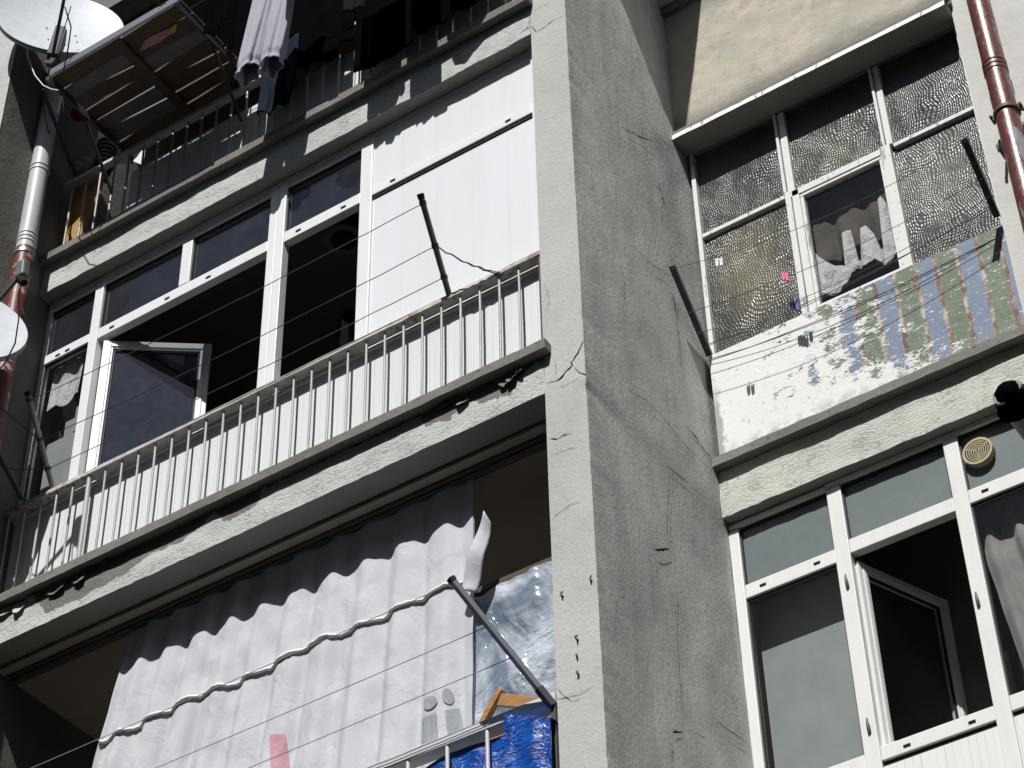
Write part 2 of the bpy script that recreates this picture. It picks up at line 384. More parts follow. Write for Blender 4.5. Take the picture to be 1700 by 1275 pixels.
m_crack = Mat('crack shadow', (.02,.019,.017), 1.0, spec=0).m
m_clear = Mat('clear acrylic sheet', (.5,.5,.5), .3).m
m_white = paint('white plastic', (.75,.75,.76), .4, .05, False)
def pinm(n, c): return Mat(n, c, .4, spec=.5).m
m_pink2 = pinm('pink peg plastic', (.75,.12,.25)); m_purple = pinm('purple peg plastic', (.10,.05,.28)); m_blkp = pinm('black peg plastic', (.012,.012,.014))
m_aqua = pinm('pale aqua peg plastic', (.45,.62,.62)); m_redc = Mat('dark red cloth', (.12,.006,.008), .8).m

def mm(x): return x.m if isinstance(x, Mat) else x

# ------------------------------------------------------------------ mesh builder
class MB:
    def __init__(s): s.v = []; s.f = []; s.mi = []; s.sm = []
    def add(s, vs, fs, mi=0, smooth=False):
        o = len(s.v); s.v += [tuple(v) for v in vs]
        for f in fs: s.f.append([i+o for i in f]); s.mi.append(mi); s.sm.append(smooth)
        return s
    def box(s, x0, x1, y0, y1, z0, z1, mi=0):
        v = [(x,y,z) for z in (z0,z1) for y in (y0,y1) for x in (x0,x1)]
        return s.add(v, [(0,2,3,1),(4,5,7,6),(0,1,5,4),(2,6,7,3),(0,4,6,2),(1,3,7,5)], mi)
    def obox(s, a, b, wx, wz, up=(0,0,1), mi=0, off=(0,0)):   # bar from a to b
        a, b = Vector(a), Vector(b); d = (b-a).normalized(); u = Vector(up)
        r = d.cross(u).normalized(); u = r.cross(d).normalized()
        vs = []
        for p in (a, b):
            for i, j in ((-1,-1),(1,-1),(1,1),(-1,1)): vs.append(p + r*(i*wx/2+off[0]) + u*(j*wz/2+off[1]))
        return s.add(vs, [(3,2,1,0),(4,5,6,7),(0,1,5,4),(1,2,6,5),(2,3,7,6),(3,0,4,7)], mi)
    def tube(s, pts, r, n=10, mi=0, cap=True):
        pts = [Vector(p) for p in pts]; rr = r if isinstance(r, (list, tuple)) else [r]*len(pts)
        vs = []; up = None
        for i, p in enumerate(pts):
            d = (pts[min(i+1, len(pts)-1)] - pts[max(i-1, 0)]).normalized()
            if up is None: up = Vector((0,0,1)) if abs(d.z) < .9 else Vector((1,0,0))
            a = d.cross(up).normalized(); b = d.cross(a).normalized(); up = -b if False else up
            for k in range(n):
                t = 2*math.pi*k/n; vs.append(p + (a*math.cos(t) + b*math.sin(t))*rr[i])
        fs = []
        for i in range(len(pts)-1):
            for k in range(n): fs.append((i*n+k, i*n+(k+1)%n, (i+1)*n+(k+1)%n, (i+1)*n+k))
        s.add(vs, fs, mi, True)
        if cap: s.add(vs[:n], [tuple(range(n))], mi); s.add(vs[-n:], [tuple(range(n))[::-1]], mi)
        return s
    def poly(s, pts, n, th, mi=0):       # flat polygon extruded by th along n
        pts = [Vector(p) for p in pts]; n = Vector(n); k = len(pts)
        vs = pts + [p + n*th for p in pts]
        fs = [tuple(range(k)), tuple(range(k, 2*k))[::-1]] + [(i, i+k, (i+1)%k+k, (i+1)%k) for i in range(k)]
        return s.add(vs, fs, mi)
    def grid(s, fn, nu, nv, mi=0, smooth=True):
        vs = [fn(i/nu, j/nv) for j in range(nv+1) for i in range(nu+1)]
        fs = [(j*(nu+1)+i, j*(nu+1)+i+1, (j+1)*(nu+1)+i+1, (j+1)*(nu+1)+i) for j in range(nv) for i in range(nu)]
        return s.add(vs, fs, mi, smooth)
    def build(s, name, mats, parent=None, bevel=0, solid=0):
        me = bpy.data.meshes.new(name); o = bpy.data.objects.new(name, me); COL.objects.link(o)
        off = Vector((0,0,0)); q = parent
        while q: off += q.location; q = q.parent
        me.from_pydata([Vector(v)-off for v in s.v], [], s.f)
        for x in (mats if isinstance(mats, (list, tuple)) else [mats]): me.materials.append(mm(x))
        me.polygons.foreach_set('material_index', s.mi); me.polygons.foreach_set('use_smooth', s.sm)
        bm = bmesh.new(); bm.from_mesh(me); bmesh.ops.recalc_face_normals(bm, faces=bm.faces); bm.to_mesh(me); bm.free()
        if parent: o.parent = parent
        if bevel:
            b = o.modifiers.new('bevel', 'BEVEL'); b.width = bevel; b.segments = 2; b.limit_method = 'ANGLE'; b.angle_limit = 1.0
        if solid:
            b = o.modifiers.new('solid', 'SOLIDIFY'); b.thickness = solid; b.offset = 0
        return o

def tag(o, label=None, cat=None, group=None, kind=None):
    for k, v in (('label', label), ('category', cat), ('group', group), ('kind', kind)):
        if v: o[k] = v
    return o
def thing(name, label, cat, loc=(0,0,0), group=None):
    o = bpy.data.objects.new(name, None); COL.objects.link(o); o.location = loc; o.empty_display_size = .1
    return tag(o, label, cat, group)

def interp(prof, x):
    if x <= prof[0][0]: return prof[0][1]
    for (a, va), (b, vb) in zip(prof, prof[1:]):
        if x <= b: return va + (vb-va)*(x-a)/max(b-a, 1e-6)
    return prof[-1][1]

def cloth(mb, x0, x1, top, bot, Y, amp=.02, freq=6, seed=0, nu=60, nv=30, wr=.006, bag=0, mi=0, x0b=None, x1b=None, zref=None):
    """hanging cloth; top/bot are numbers or (x, z) profiles; folds run down and grow towards the hem"""
    tp = top if isinstance(top, list) else [(x0, top)]
    bt = bot if isinstance(bot, list) else [(x0, bot)]
    x0b = x0 if x0b is None else x0b; x1b = x1 if x1b is None else x1b
    def fn(u, v):
        xt = x0+(x1-x0)*u; xb = x0b+(x1b-x0b)*u
        zt = interp(tp, xt); zb = interp(bt, xb)
        x = xt + (xb-xt)*v; z = zt + (zb-zt)*v
        ph = freq*2*math.pi*u + 1.7*math.sin(3.1*u+seed) + seed
        vz = v if zref is None else min(1, max(0, (-.07-z)/zref)); har = .35 if zref is None else .18
        y = Y + amp*(.35+.65*vz)*(math.sin(ph) + har*math.sin(2.3*ph+seed*2)) - bag*math.sin(math.pi*v)
        y += wr*(noise.noise(Vector((x*9+seed, z*6, seed)))*2)
        return (x + amp*.4*math.cos(ph)*vz, y, z)
    mb.grid(fn, nu, nv, mi)
    return fn

# ================================================================== SETTING
mb = MB(); mb.add([(-400,-400,-9.25),(400,-400,-9.25),(400,400,-9.25),(-400,400,-9.25)], [(0,1,2,3)])
tag(mb.build('ground', m_ground), kind='structure')

B = thing('apartment_building', 'weathered concrete apartment block with glazed balconies and flaking grey paint', 'building', (0, 1, -9.2))
BL = B
XL, XP = -3.99, -.235
def rough_face(mb, o, u, v, n, nu, nv, amp, mi=0, seed=0, edge=None):
    o, u, v, n = map(Vector, (o, u, v, n))
    def fn(a, b):
        p = o + u*a + v*b
        d = amp*noise.noise(Vector((p.x*2.2+seed, p.y*2.2, p.z*2.2))) + amp*.35*noise.noise(p*9)
        return p + n*d
    mb.grid(fn, nu, nv, mi)

# pillar between the two bays: pale front, grey side, chipped arris
mb = MB()
zs = [-4.2 + i*.03 for i in range(int(8.9/.03))]
def corner(z):
    r = noise.noise(Vector((7, 3, z*14)))*.0035 + noise.noise(Vector((2, 5, z*45)))*.003
    chip = max(0, noise.noise(Vector((1, 9, z*6)))-.35)*.03
    return (r - chip, -r*.5 + chip*.6)
nf = 10; ns = 36; rf_ = []; rs_ = []
for z in zs:
    cx, cy = corner(z); rf_.append([]); rs_.append([])
    for i in range(nf+1):
        a = i/nf; rf_[-1].append((XP + (0+cx-XP)*a, cy*(a**6) + .0025*noise.noise(Vector((XP+a, 1, z*2.5)))*(1-a), z))
    for i in range(ns+1):
        a = i/ns; y = cy*(1-a)**6 + 1.5*a
        bulge = .010*noise.noise(Vector((4, y*1.6, z*1.3))) + .004*noise.noise(Vector((4, y*7, z*5)))
        rs_[-1].append((cx*(1-a)**8 + bulge*min(1, a*8), y, z))
for rows, W, mi_ in ((rf_, nf+1, 0), (rs_, ns+1, 1)):
    mb.add([p for r in rows for p in r], [(j*W+i, j*W+i+1, (j+1)*W+i+1, (j+1)*W+i) for j in range(len(rows)-1) for i in range(W-1)], mi_, True)
mb.box(XP, -.02, .02, 1.6, -9.2, -4.2); mb.box(XP+.004, -.012, .012, 1.6, -4.2, 4.7)
pil = mb.build('pillar', [m_front, m_side], B)

# beams and balcony ledges of the left bay (one set per storey)
def jag_beam(name, x0, x1, y, z0, z1, mat, depth=2.0, amp=.006, seed=0, jz=.006):
    mb = MB(); n = int((x1-x0)/.03)
    def fn(u, v):
        x = x0+(x1-x0)*u; z = z0+(z1-z0)*v
        if v < .01: z += jz*(noise.noise(Vector((x*9, seed, 1))) + .6*noise.noise(Vector((x*30, seed, 2))))
        yy = y + amp*noise.noise(Vector((x*4, seed, z*7))) + amp*.4*noise.noise(Vector((x*17, seed, z*25)))
        return (x, yy, z)
    mb.grid(fn, n, 12, 0, True)
    def fb(u, v):                     # soffit meets the jagged lower edge
        x = x0+(x1-x0)*u
        z = z0 + (jz*(noise.noise(Vector((x*9, seed, 1))) + .6*noise.noise(Vector((x*30, seed, 2)))))*(1-v)**3
        yy = y + (depth)*v**1.6 + (amp*noise.noise(Vector((x*4, seed, z0*7))) + amp*.4*noise.noise(Vector((x*17, seed, z0*25))))*(1-v)**3
        return (x, yy, z)
    mb.grid(fb, n, 10, 1, True)
    mb.box(x0, x1, y+.012, y+depth, z0+.012, z1-.002, 1)
    return mb.build(name, [mat, m_soff], B)
def ledge(x0, x1, y0, y1, z0, z1, seed=0):
    mb = MB(); n = int((x1-x0)/.04); prof = [(y1, z0), (y0, z0), (y0, z1), (y1, z1)]
    vs = []
    for i in range(n+1):
        x = x0+(x1-x0)*i/n
        for j, (y, z) in enumerate(prof):
            k = .0035 if y == y0 else 0
            vs.append((x, y + k*noise.noise(Vector((x*8, seed, j*3))) , z + k*1.1*noise.noise(Vector((x*10, seed+4, j*5)))))
    fs = [(i*4+j, (i+1)*4+j, (i+1)*4+(j+1)%4, i*4+(j+1)%4) for i in range(n) for j in range(4)]
    fs += [(0,1,2,3), (n*4+3, n*4+2, n*4+1, n*4)]
    mb.add(vs, fs); return mb.build('balcony_ledge', m_conc, B)
for k, z in enumerate((-2.8, 0, 2.8)):
    jag_beam('beam', XL+.002, XP-.002, 0.0, z, z+.245, m_flaky, seed=k)
    ledge(XL+.003, XP+.045 if z == 0 else XP+.02, -.06, 1.9, z+.246, z+.306, seed=k)

# left wing wall
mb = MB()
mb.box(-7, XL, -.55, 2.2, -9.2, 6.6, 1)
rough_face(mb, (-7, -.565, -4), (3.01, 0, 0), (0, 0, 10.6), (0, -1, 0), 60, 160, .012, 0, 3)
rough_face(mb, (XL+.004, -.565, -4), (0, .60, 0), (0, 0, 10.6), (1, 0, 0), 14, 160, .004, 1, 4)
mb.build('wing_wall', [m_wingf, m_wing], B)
# rooms behind the left bay
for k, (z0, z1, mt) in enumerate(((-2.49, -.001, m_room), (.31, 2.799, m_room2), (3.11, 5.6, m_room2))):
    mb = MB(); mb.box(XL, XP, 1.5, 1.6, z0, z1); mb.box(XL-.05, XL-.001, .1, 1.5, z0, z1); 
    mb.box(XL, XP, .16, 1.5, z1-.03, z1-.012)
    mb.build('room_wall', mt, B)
mb = MB(); mb.box(XL, XP, 0, 2, 5.6, 5.9); mb.build('roof_slab', m_conc, B)

# right bay
jag_beam('beam', .002, 5.0, 1.34, 0.0, .305, m_flaky_r, depth=1.8, seed=11)
ledge(-.02, 5.0, 1.28, 2.0, .308, .366, seed=12)
jag_beam('beam', .002, 5.0, 1.34, -2.8, -2.5, m_flaky_r, depth=1.8, seed=13)
# cream upper wall with its sheet-metal drip edge
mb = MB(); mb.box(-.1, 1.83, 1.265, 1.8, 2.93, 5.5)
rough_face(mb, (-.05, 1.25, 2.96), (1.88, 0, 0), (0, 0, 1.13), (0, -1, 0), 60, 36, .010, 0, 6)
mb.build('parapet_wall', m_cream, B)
mb = MB(); mb.box(-.05, 1.84, 1.222, 1.6, 4.09, 4.15); mb.build('coping', m_conc, B)
mb = MB(); mb.box(-.03, 1.82, 1.20, 1.45, 4.152, 5.4); mb.build('upper_panel', m_wingf, B)
mb = MB(); n = 60
def dripf(u, v):
    x = -.035 + 1.85*u; z = 2.846 + .050*v + .004*noise.noise(Vector((x*7, v, 0))); return (x, 1.19+.002*noise.noise(Vector((x*12, 0, v)))+.012*v, z)
mb.grid(dripf, n, 4); mb.grid(lambda u, v: (-.035+1.85*u, 1.19+.17*v, 2.846+.004*(1-v)*noise.noise(Vector(((-.035+1.85*u)*7, 0, 0)))), n, 3, 1)
mb.grid(lambda u, v: (-.035+1.85*u, 1.202+.06*v, 2.896+.05*v+.004*(1-v)*noise.noise(Vector(((-.035+1.85*u)*7, 1, 0)))), n, 3, 2)
mb.box(-.035, 1.81, 1.215, 1.8, 2.850, 2.94, 2)
mb.build('lintel', [m_old, m_soff, m_bare], B)
# right-hand wall
mb = MB(); mb.box(1.818, 6.5, 1.312, 2.6, .37, 6.5)
rough_face(mb, (1.815, 1.30, .372), (4.6, 0, 0), (0, 0, 6.1), (0, -1, 0), 60, 90, .006, 0, 8)
mb.build('side_wall', m_wall_r, B)
mb = MB(); mb.box(-.2, 5, 3.2, 3.3, -2.5, 3.0); mb.box(5, 5.1, 1.4, 3.3, -2.5, 3); mb.box(-.1,5,1.45,3.2,-.035,-.015); mb.box(-.02,-.0,1.5,3.2,-2.5,3)
mb.build('room_wall', m_room, B)
mb = MB(); mb.box(0.001, 1.815, 1.5, 3.2, 2.80, 2.90); mb.build('room_ceiling', m_room, B)
mb = MB(); mb.box(-7, 7, 2.0, 12, -9.2, 6.6); mb.build('core_wall', m_wing, B)
# overhang of the storey above, whose edge shades the pillar side and the cream wall
mb = MB(); mb.poly([(-.235,-.31,4.95),(.446,-.31,4.95),(.446,1.6,4.95),(-.235,1.6,4.95)], (0,0,1), .2); mb.build('roof_overhang', m_conc, B)

# the block across the narrow street: keeps the low sky off this facade
O = thing('opposite_building', 'plain grey apartment block across the street, behind the viewer', 'building', (0,-16,-9.25))
mb = MB(); mb.box(-30,30,-26,-15,-9.24,12.5); mb.build('wall', m_wing, O)
for k in range(7):
    for i in range(-9, 10, 2):
        mb = MB(); mb.box(i*2.0-.7, i*2.0+.7, -15.02, -14.96, -8+k*2.9, -6.5+k*2.9); mb.build('window', m_dark, O)

# ------------------------------------------------------------------ cracks and peeling, on the walls they belong to
def crack(pts, ax, val, w=.004, lift=-.0025, seed=0):
    """thin jagged dark fissure following measured points on a wall plane"""
    q = [P(x, y, ax, val) for x, y in pts]
    if ax == 1: q = [Vector((p.x, p.y+lift, p.z)) for p in q]
    else: q = [Vector((p.x-lift+.006, p.y, p.z)) for p in q]
    out = []
    for a, b in zip(q, q[1:]):
        n = max(2, int((b-a).length/.018))
        for i in range(n): out.append(a.lerp(b, i/n))
    out.append(q[-1]); N = Vector((0,-1,0)) if ax == 1 else Vector((1,0,0))
    L = []; R = []; m = len(out)
    for i, p in enumerate(out):
        d = (out[min(i+1, m-1)]-out[max(i-1, 0)]).normalized(); s = d.cross(N).normalized()
        t = min(1, 4*i/m+.15, 4*(m-1-i)/m+.15)
        j = s*(.007*noise.noise(Vector((i*.9, seed, 3))))
        ww = w*t*(.5+.9*abs(noise.noise(Vector((i*.7, seed, 1)))*2))
        L.append(p+j+s*ww/2); R.append(p+j-s*ww/2)
    mb = MB(); mb.add(L+R, [(i, i+1, m+i+1, m+i) for i in range(m-1)])
    return mb.build('crack', m_crack, B)
# front face
crack([(906,638),(916,634),(928,631),(937,620),(945,612),(951,606),(948,602),(956,592),(965,575),(971,560)], 1, 0, .0075, seed=1)
crack([(953,610),(962,618),(970,622),(977,622)], 1, 0, .005, seed=2)
crack([(924,645),(945,637),(965,625)], 1, 0, .0022, seed=3)
crack([(880,28),(878,42),(873,48),(884,45),(891,53),(905,45),(920,33),(937,26)], 1, 0, .0035, seed=4)
crack([(862,57),(874,47)], 1, 0, .003, seed=5); crack([(873,18),(866,28)], 1, 0, .003, seed=6); crack([(884,20),(905,8),(914,4)], 1, 0, .002, seed=31)
crack([(912,728),(926,729),(937,722),(951,719)], 1, 0, .004, seed=7)
crack([(912,754),(925,753),(940,747),(960,742)], 1, 0, .0025, seed=8)
crack([(923,1162),(948,1157),(965,1152),(985,1140)], 1, 0, .003, seed=9)
crack([(925,1140),(930,1150),(950,1165),(965,1160)], 1, 0, .0025, seed=10)
crack([(905,470),(913,500),(905,520)], 1, 0, .002, seed=11)
crack([(915,865),(930,850),(948,838),(965,832)], 1, 0, .002, seed=12)
crack([(920,905),(930,908),(940,897)], 1, 0, .002, seed=13)
crack([(922,600),(924,615),(922,628)], 1, 0, .002, seed=14)
# grey side
for i, (pts, w_) in enumerate([
    ([(1028,211),(1038,217),(1048,221),(1062,229),(1080,235)], .008),
    ([(1050,170),(1066,188),(1083,215),(1100,238),(1124,254)], .004),
    ([(1000,60),(1022,82),(1050,118),(1080,155),(1110,195)], .003),
    ([(1040,400),(1060,420),(1080,440),(1105,456),(1112,458)], .005),
    ([(1091,305),(1097,325),(1103,345)], .009),
    ([(1113,485),(1118,505),(1119,520)], .013),
    ([(1120,530),(1126,570),(1129,610),(1128,622)], .006),
    ([(1022,632),(1040,648),(1070,665),(1100,695),(1130,735),(1165,770),(1185,788)], .004),
    ([(1136,708),(1150,722),(1165,745),(1183,766)], .007),
    ([(1105,772),(1110,778),(1122,788),(1140,803)], .009),
    ([(1030,440),(1035,470),(1033,520)], .003),
    ([(1178,1190),(1200,1208),(1225,1225),(1241,1238)], .0045),
    ([(1136,1210),(1150,1217),(1175,1230)], .003),
    ([(1120,965),(1124,1010),(1122,1060),(1126,1120),(1130,1180)], .0045),
    ([(1110,775),(1108,820),(1106,860),(1105,905)], .004),
    ([(1075,905),(1078,950),(1083,1010),(1086,1045)], .003),
    ([(1023,990),(1021,1030)], .003),
    ([(1115,1225),(1113,1275)], .004),
    ([(1020,110),(1025,180),(1024,250)], .003),
    ([(1075,215),(1092,240),(1100,262)], .003),
    ([(1060,560),(1075,585),(1095,610)], .0025),
    ([(980,640),(1005,660),(1030,690),(1050,715)], .002)]):
    crack(pts, 0, 0.0, w_*1.15, seed=20+i)
crack([(1083,914),(1095,914),(1109,912)], 0, 0, .015, seed=60); crack([(1114,1217),(1124,1216),(1132,1216)], 0, 0, .012, seed=61)
for k, (x, y) in enumerate(((982,962),(934,987),(959,1058),(959,1088),(961,1116))):       # broken-off rusty hooks in the pillar
    p = P(x, y, 1, 0); mb = MB(); q = .6+.25*(k % 3); a_ = k*.5
    mb.tube([p+Vector((-.012*q,.0,.010)), p+Vector((0,-.010,0)), p+Vector((.014*q*math.cos(a_),-.016,.010-.006*k))], [.0045,.005,.003], 6)
    mb.tube([p+Vector((0,-.010,0)), p+Vector((.003,-.014,-.020*q))], [.005,.003], 6); mb.build('hook', m_iron, B)

def patch(pts, Y=0.0, lift=.004, mat=None, name='bare_patch', th=.003):
    q = [P(x, y, 1, Y) for x, y in pts]; out = []
    for i in range(len(q)):
        a, b = q[i], q[(i+1) % len(q)]; n = max(1, int((b-a).length/.015))
        for k in range(n):
            p = a.lerp(b, k/n); out.append((p.x+.005*noise.noise(p*60), Y-lift, p.z+.006*noise.noise(p*45+Vector((5,5,5)))))
    mb = MB(); mb.poly(out, (0,1,0), th); return mb.build(name, mat or m_bare, B)
def flake(px, py, w, h, lean=.02, seed=0):
    p = P(px, py, 1, 0); mb = MB()
    def fn(u, v):
        x = p.x+(u-.5)*w*(1-.5*v*v*(.5+.5*math.sin(seed))) + .006*noise.noise(Vector((u*4, v*4, seed)))
        z = p.z-(v)*h*(1-.35*abs(u-.45+.2*math.sin(seed*3))); y = -.007-lean*.55*v**1.6 - .004*math.sin(u*5+seed)
        return (x, y, z)
    mb.grid(fn, 8, 8); return mb.build('paint_flake', m_flaky, B, solid=.002)
for i, (x, y, w_, h_, l_) in enumerate([(12,1008,.16,.07,.02),(35,1002,.1,.08,.03),(60,985,.13,.06,.02),(98,968,.14,.085,.025),(135,955,.08,.07,.03),(150,938,.10,.06,.02),
    (180,925,.06,.06,.03),(195,912,.05,.05,.03),(245,888,.06,.05,.03),(258,875,.09,.05,.03),(292,862,.06,.04,.03),(440,812,.05,.03,.02),(650,695,.07,.05,.03),(770,665,.09,.04,.03),
    (838,632,.06,.06,.03),(852,622,.07,.07,.05),(866,612,.04,.05,.05),(745,672,.12,.02,.02)]):
    flake(x, y, w_, h_, l_, i)
# ------------------------------------------------------------------ windows
def win(name, label=None):
    o = thing(name, None, None); 
    if label: o['label'] = label
    o.parent = B; o.location = Vector((0,0,0)); return o
def wroot(name, loc):
    o = bpy.data.objects.new(name, None); COL.objects.link(o); o.parent = B; o.location = Vector(loc)-B.location; return o
def slots(parent, xs, z, y):
    for x in xs:
        mb = MB(); mb.box(x-.018, x+.018, y-.003, y+.003, z-.006, z+.006); mb.build('drain_slot', m_black, parent)
def frame(parent, boxes, mat, name='frame', bevel=.004):
    mb = MB()
    for b in boxes: mb.box(*b)
    return mb.build(name, mat, parent, bevel=bevel)
# --- middle storey, left bay: y front .085
F = .085
W1 = wroot('window', (-2.1, F, 1.0))
V = .06
frame(W1, [(-3.985,-3.945,F+.012,F+V,1.0,2.76), (-3.575,-3.505,F,F+V,1.0,2.76), (-2.18,-2.121,F,F+V,1.0,2.76), (-2.119,-2.06,F,F+V,1.0,2.76), (-1.50,-1.415,F,F+V,1.0,2.76),
           (-2.87,-2.79,F+.003,F+V,2.322,2.70)], m_pvc, 'frame')
frame(W1, [(-3.945,-3.576,F+.004,F+V-.002,2.245,2.318), (-3.504,-2.181,F+.004,F+V-.002,2.232,2.318), (-2.059,-1.501,F+.004,F+V-.002,2.232,2.318)], m_pvc, 'transom')
frame(W1, [(-3.98,-.24,F+.006,F+V,2.715,2.797)], m_pvc, 'head')
slots(W1, (-3.83,-3.75,-3.39,-2.95,-2.63,-1.95,-1.62), 2.268, F+.003)
for x0, x1, z0, z1, mt in ((-3.945,-3.576,2.319,2.715,m_glass), (-3.504,-2.871,2.319,2.715,m_glass), (-2.789,-2.181,2.319,2.715,m_glass), (-2.059,-1.501,2.319,2.715,m_glass), (-3.945,-3.576,1.03,2.244,m_glassc)):
    mb = MB(); mb.box(x0, x1, F+.030, F+.036, z0, z1); mb.build('pane', mt, W1)
    mb = MB(); e = .010
    mb.box(x0, x0+e, F+.018, F+.030, z0, z1); mb.box(x1-e, x1, F+.018, F+.030, z0, z1); mb.box(x0+e, x1-e, F+.019, F+.030, z0, z0+e); mb.box(x0+e, x1-e, F+.019, F+.030, z1-e, z1)
    mb.build('gasket', m_dark, W1)
frame(W1, [(-3.98,-.24,F-.006,F+V+.02,.975,1.0)], m_pvc, 'sill')
mb = MB(); mb.box(-3.97, -.24, F+.006, F+.03, .306, .974); mb.build('lower_panel', m_slat, W1)
# white infill panel at the right end
W2 = wroot('infill_panel', (-.8, F, 1.0))
mb = MB(); mb.box(-1.414, -.30, F+.010, F+.03, 2.305, 2.714); mb.build('upper_board', m_panel, W2)
mb = MB(); mb.box(-1.414, -.30, F+.016, F+.034, 1.0, 2.215); mb.build('lower_board', m_panel, W2)
frame(W2, [(-1.414,-.30,F-.002,F+V,2.235,2.304)], m_pvc, 'transom')
mb = MB(); mb.box(-1.414, -.30, F+.008, F+.03, 2.215, 2.2345); mb.build('gasket', m_dark, W2)
frame(W2, [(-.299,-.24,F-.002,F+V,.976,2.714)], m_pvc, 'stile'); slots(W2, (-.46, -1.26), 2.268, F-.003)
# open sash
def sash(hinge, tip, z0, z1, wpr, mat, gmat, parent, th=.05, handle=False):
    h, t = Vector((*hinge, 0)), Vector((*tip, 0)); d = (t-h).normalized(); n = Vector((d.y, -d.x, 0)); L = (t-h).length
    r = wroot('open_sash', (h.x, h.y, z0))
    def bar(a0, a1, b0, b1, p0=0, p1=th):
        vs = []
        for z in (b0, b1):
            for a in (a0, a1):
                for p in (p0, p1): q = h + d*a + n*(-p); vs.append((q.x, q.y, z))
        return vs
    F6 = [(0,1,3,2),(4,6,7,5),(0,4,5,1),(2,3,7,6),(0,2,6,4),(1,5,7,3)]
    mb = MB()
    for a in ((0,wpr,z0,z1),(L-wpr,L,z0,z1),(wpr,L-wpr,z0,z0+wpr),(wpr,L-wpr,z1-wpr,z1)): 
        k = .002 if a[0] == wpr else 0
        mb.add(bar(*a, k, th-k), F6)
        # raised outer lip as on a real profile
    for a in ((wpr*.45,wpr*.8,z0+wpr*.45,z1-wpr*.45),(L-wpr*.8,L-wpr*.45,z0+wpr*.45,z1-wpr*.45)): mb.add(bar(*a, -.006, .001), F6)
    for a in ((wpr*.81,L-wpr*.81,z0+wpr*.45,z0+wpr*.8),(wpr*.81,L-wpr*.81,z1-wpr*.8,z1-wpr*.45)): mb.add(bar(*a, -.006, .001), F6)
    mb.build('frame', mat, r, bevel=.003)
    mb = MB(); mb.add(bar(wpr, L-wpr, z0+wpr, z1-wpr, th*.4, th*.4+.006), F6); mb.build('pane', gmat, r)
    mb = MB(); e = .012
    for a in ((wpr,wpr+e,z0+wpr,z1-wpr),(L-wpr-e,L-wpr,z0+wpr,z1-wpr),(wpr+e,L-wpr-e,z0+wpr,z0+wpr+e),(wpr+e,L-wpr-e,z1-wpr-e,z1-wpr)): mb.add(bar(*a, th*.2, th*.39), F6)
    mb.build('gasket', m_dark, r)
    return r
sash((-3.455,.10), (-2.93,.50), 1.01, 2.20, .065, m_pvc, m_glassb, B)
sash((-2.01,.62), (-1.66,1.15), 1.01, 2.10, .05, m_dark, m_glassc, B)
# things seen inside the middle room
t = thing('ceiling_lamp', 'round dark ceiling lamp inside the narrow open window, middle storey', 'lamp', (-1.78,.50,2.74))
mb = MB(); c = Vector(P(571,402,2,2.6)); mb.tube([(c.x,c.y,2.62),(c.x,c.y,2.66)], [.13,.12], 28); mb.build('lamp_shade', m_track, t)
mb = MB(); mb.tube([(c.x,c.y,2.60),(c.x,c.y,2.618)], [.05,.085], 20); mb.tube([(c.x,c.y,2.66),(c.x,c.y,2.77)], .04, 12); mb.build('lamp_base', m_black, t)
# doily and pale board behind the narrow left pane
mb = MB(); c = P(112,640,1,.17)
def doil(u, v):
    x = c.x-.13+.26*u; s = .5+.5*math.sin(u*math.pi); z = c.z+.22-.36*v+.03*math.sin(u*9)*v; return (x-.02*v, .17+.012*math.sin(u*11), z)
mb.grid(doil, 24, 18); tag(mb.build('doily', m_lacep), 'small fringed lace doily hanging behind the narrow left pane', 'doily')
mb = MB(); mb.box(-3.93,-3.60,.21,.225,1.0,1.66); mb.box(-3.80,-3.60,.21,.225,1.66,1.78); mb.box(-3.72,-3.70,.205,.215,1.66,1.86)
tag(mb.build('stored_board', m_blind), 'pale grey green board standing inside the narrow left window', 'board')
# --- right bay, old upper window: front y 1.36
G = 1.36
W3 = wroot('window', (.9, G, 1.15)); W3['label'] = 'old hammered glass window with peeling white frame'
frame(W3, [(.022,.050,G,G+.05,1.16,2.84), (.600,.618,G-.004,G+.05,2.152,2.842), (.625,.668,G+.006,G+.05,2.150,2.841), (.605,.640,G-.006,G+.05,1.16,2.149), (.645,.690,G+.004,G+.05,1.165,2.148),
           (1.235,1.252,G-.004,G+.05,2.152,2.842),(1.258,1.295,G+.006,G+.05,2.150,2.841), (1.215,1.278,G-.006,G+.05,1.16,2.149), (1.792,1.814,G,G+.05,1.16,2.84)], m_old, 'frame', .003)
frame(W3, [(.051,.599,G+.008,G+.05,2.118,2.148), (.619,1.234,G+.004,G+.048,2.10,2.150), (1.296,1.791,G+.008,G+.05,2.118,2.148)], m_old, 'transom', .003)
frame(W3, [(.051,.604,G+.004,G+.05,1.148,1.172), (1.279,1.791,G+.004,G+.05,1.148,1.172), (.60,1.28,G-.010,G+.055,1.135,1.163)], m_old, 'sill', .003)
frame(W3, [(.691,1.214,G+.010,G+.05,1.166,1.20),(.691,.712,G+.012,G+.05,1.201,2.075),(1.196,1.214,G+.012,G+.05,1.201,2.075),(.691,1.214,G+.010,G+.05,2.076,2.097)], m_old, 'casement', .003)
for x0, x1, z0, z1 in ((.051,.599,2.150,2.84), (.669,1.234,2.152,2.84), (1.296,1.791,2.150,2.84), (.051,.604,1.173,2.106), (1.279,1.791,1.173,2.106)):
    mb = MB(); mb.box(x0, x1, G+.034, G+.040, z0, z1); mb.build('pane', m_ham, W3)
    mb = MB(); mb.box(x0, x1, G+.020, G+.033, z0+.002, z0+.010); mb.build('putty', m_dark, W3)
mb = MB(); mb.box(.712,1.196,G+.034,G+.038,1.20,2.076); mb.build('pane', m_glassc, W3)
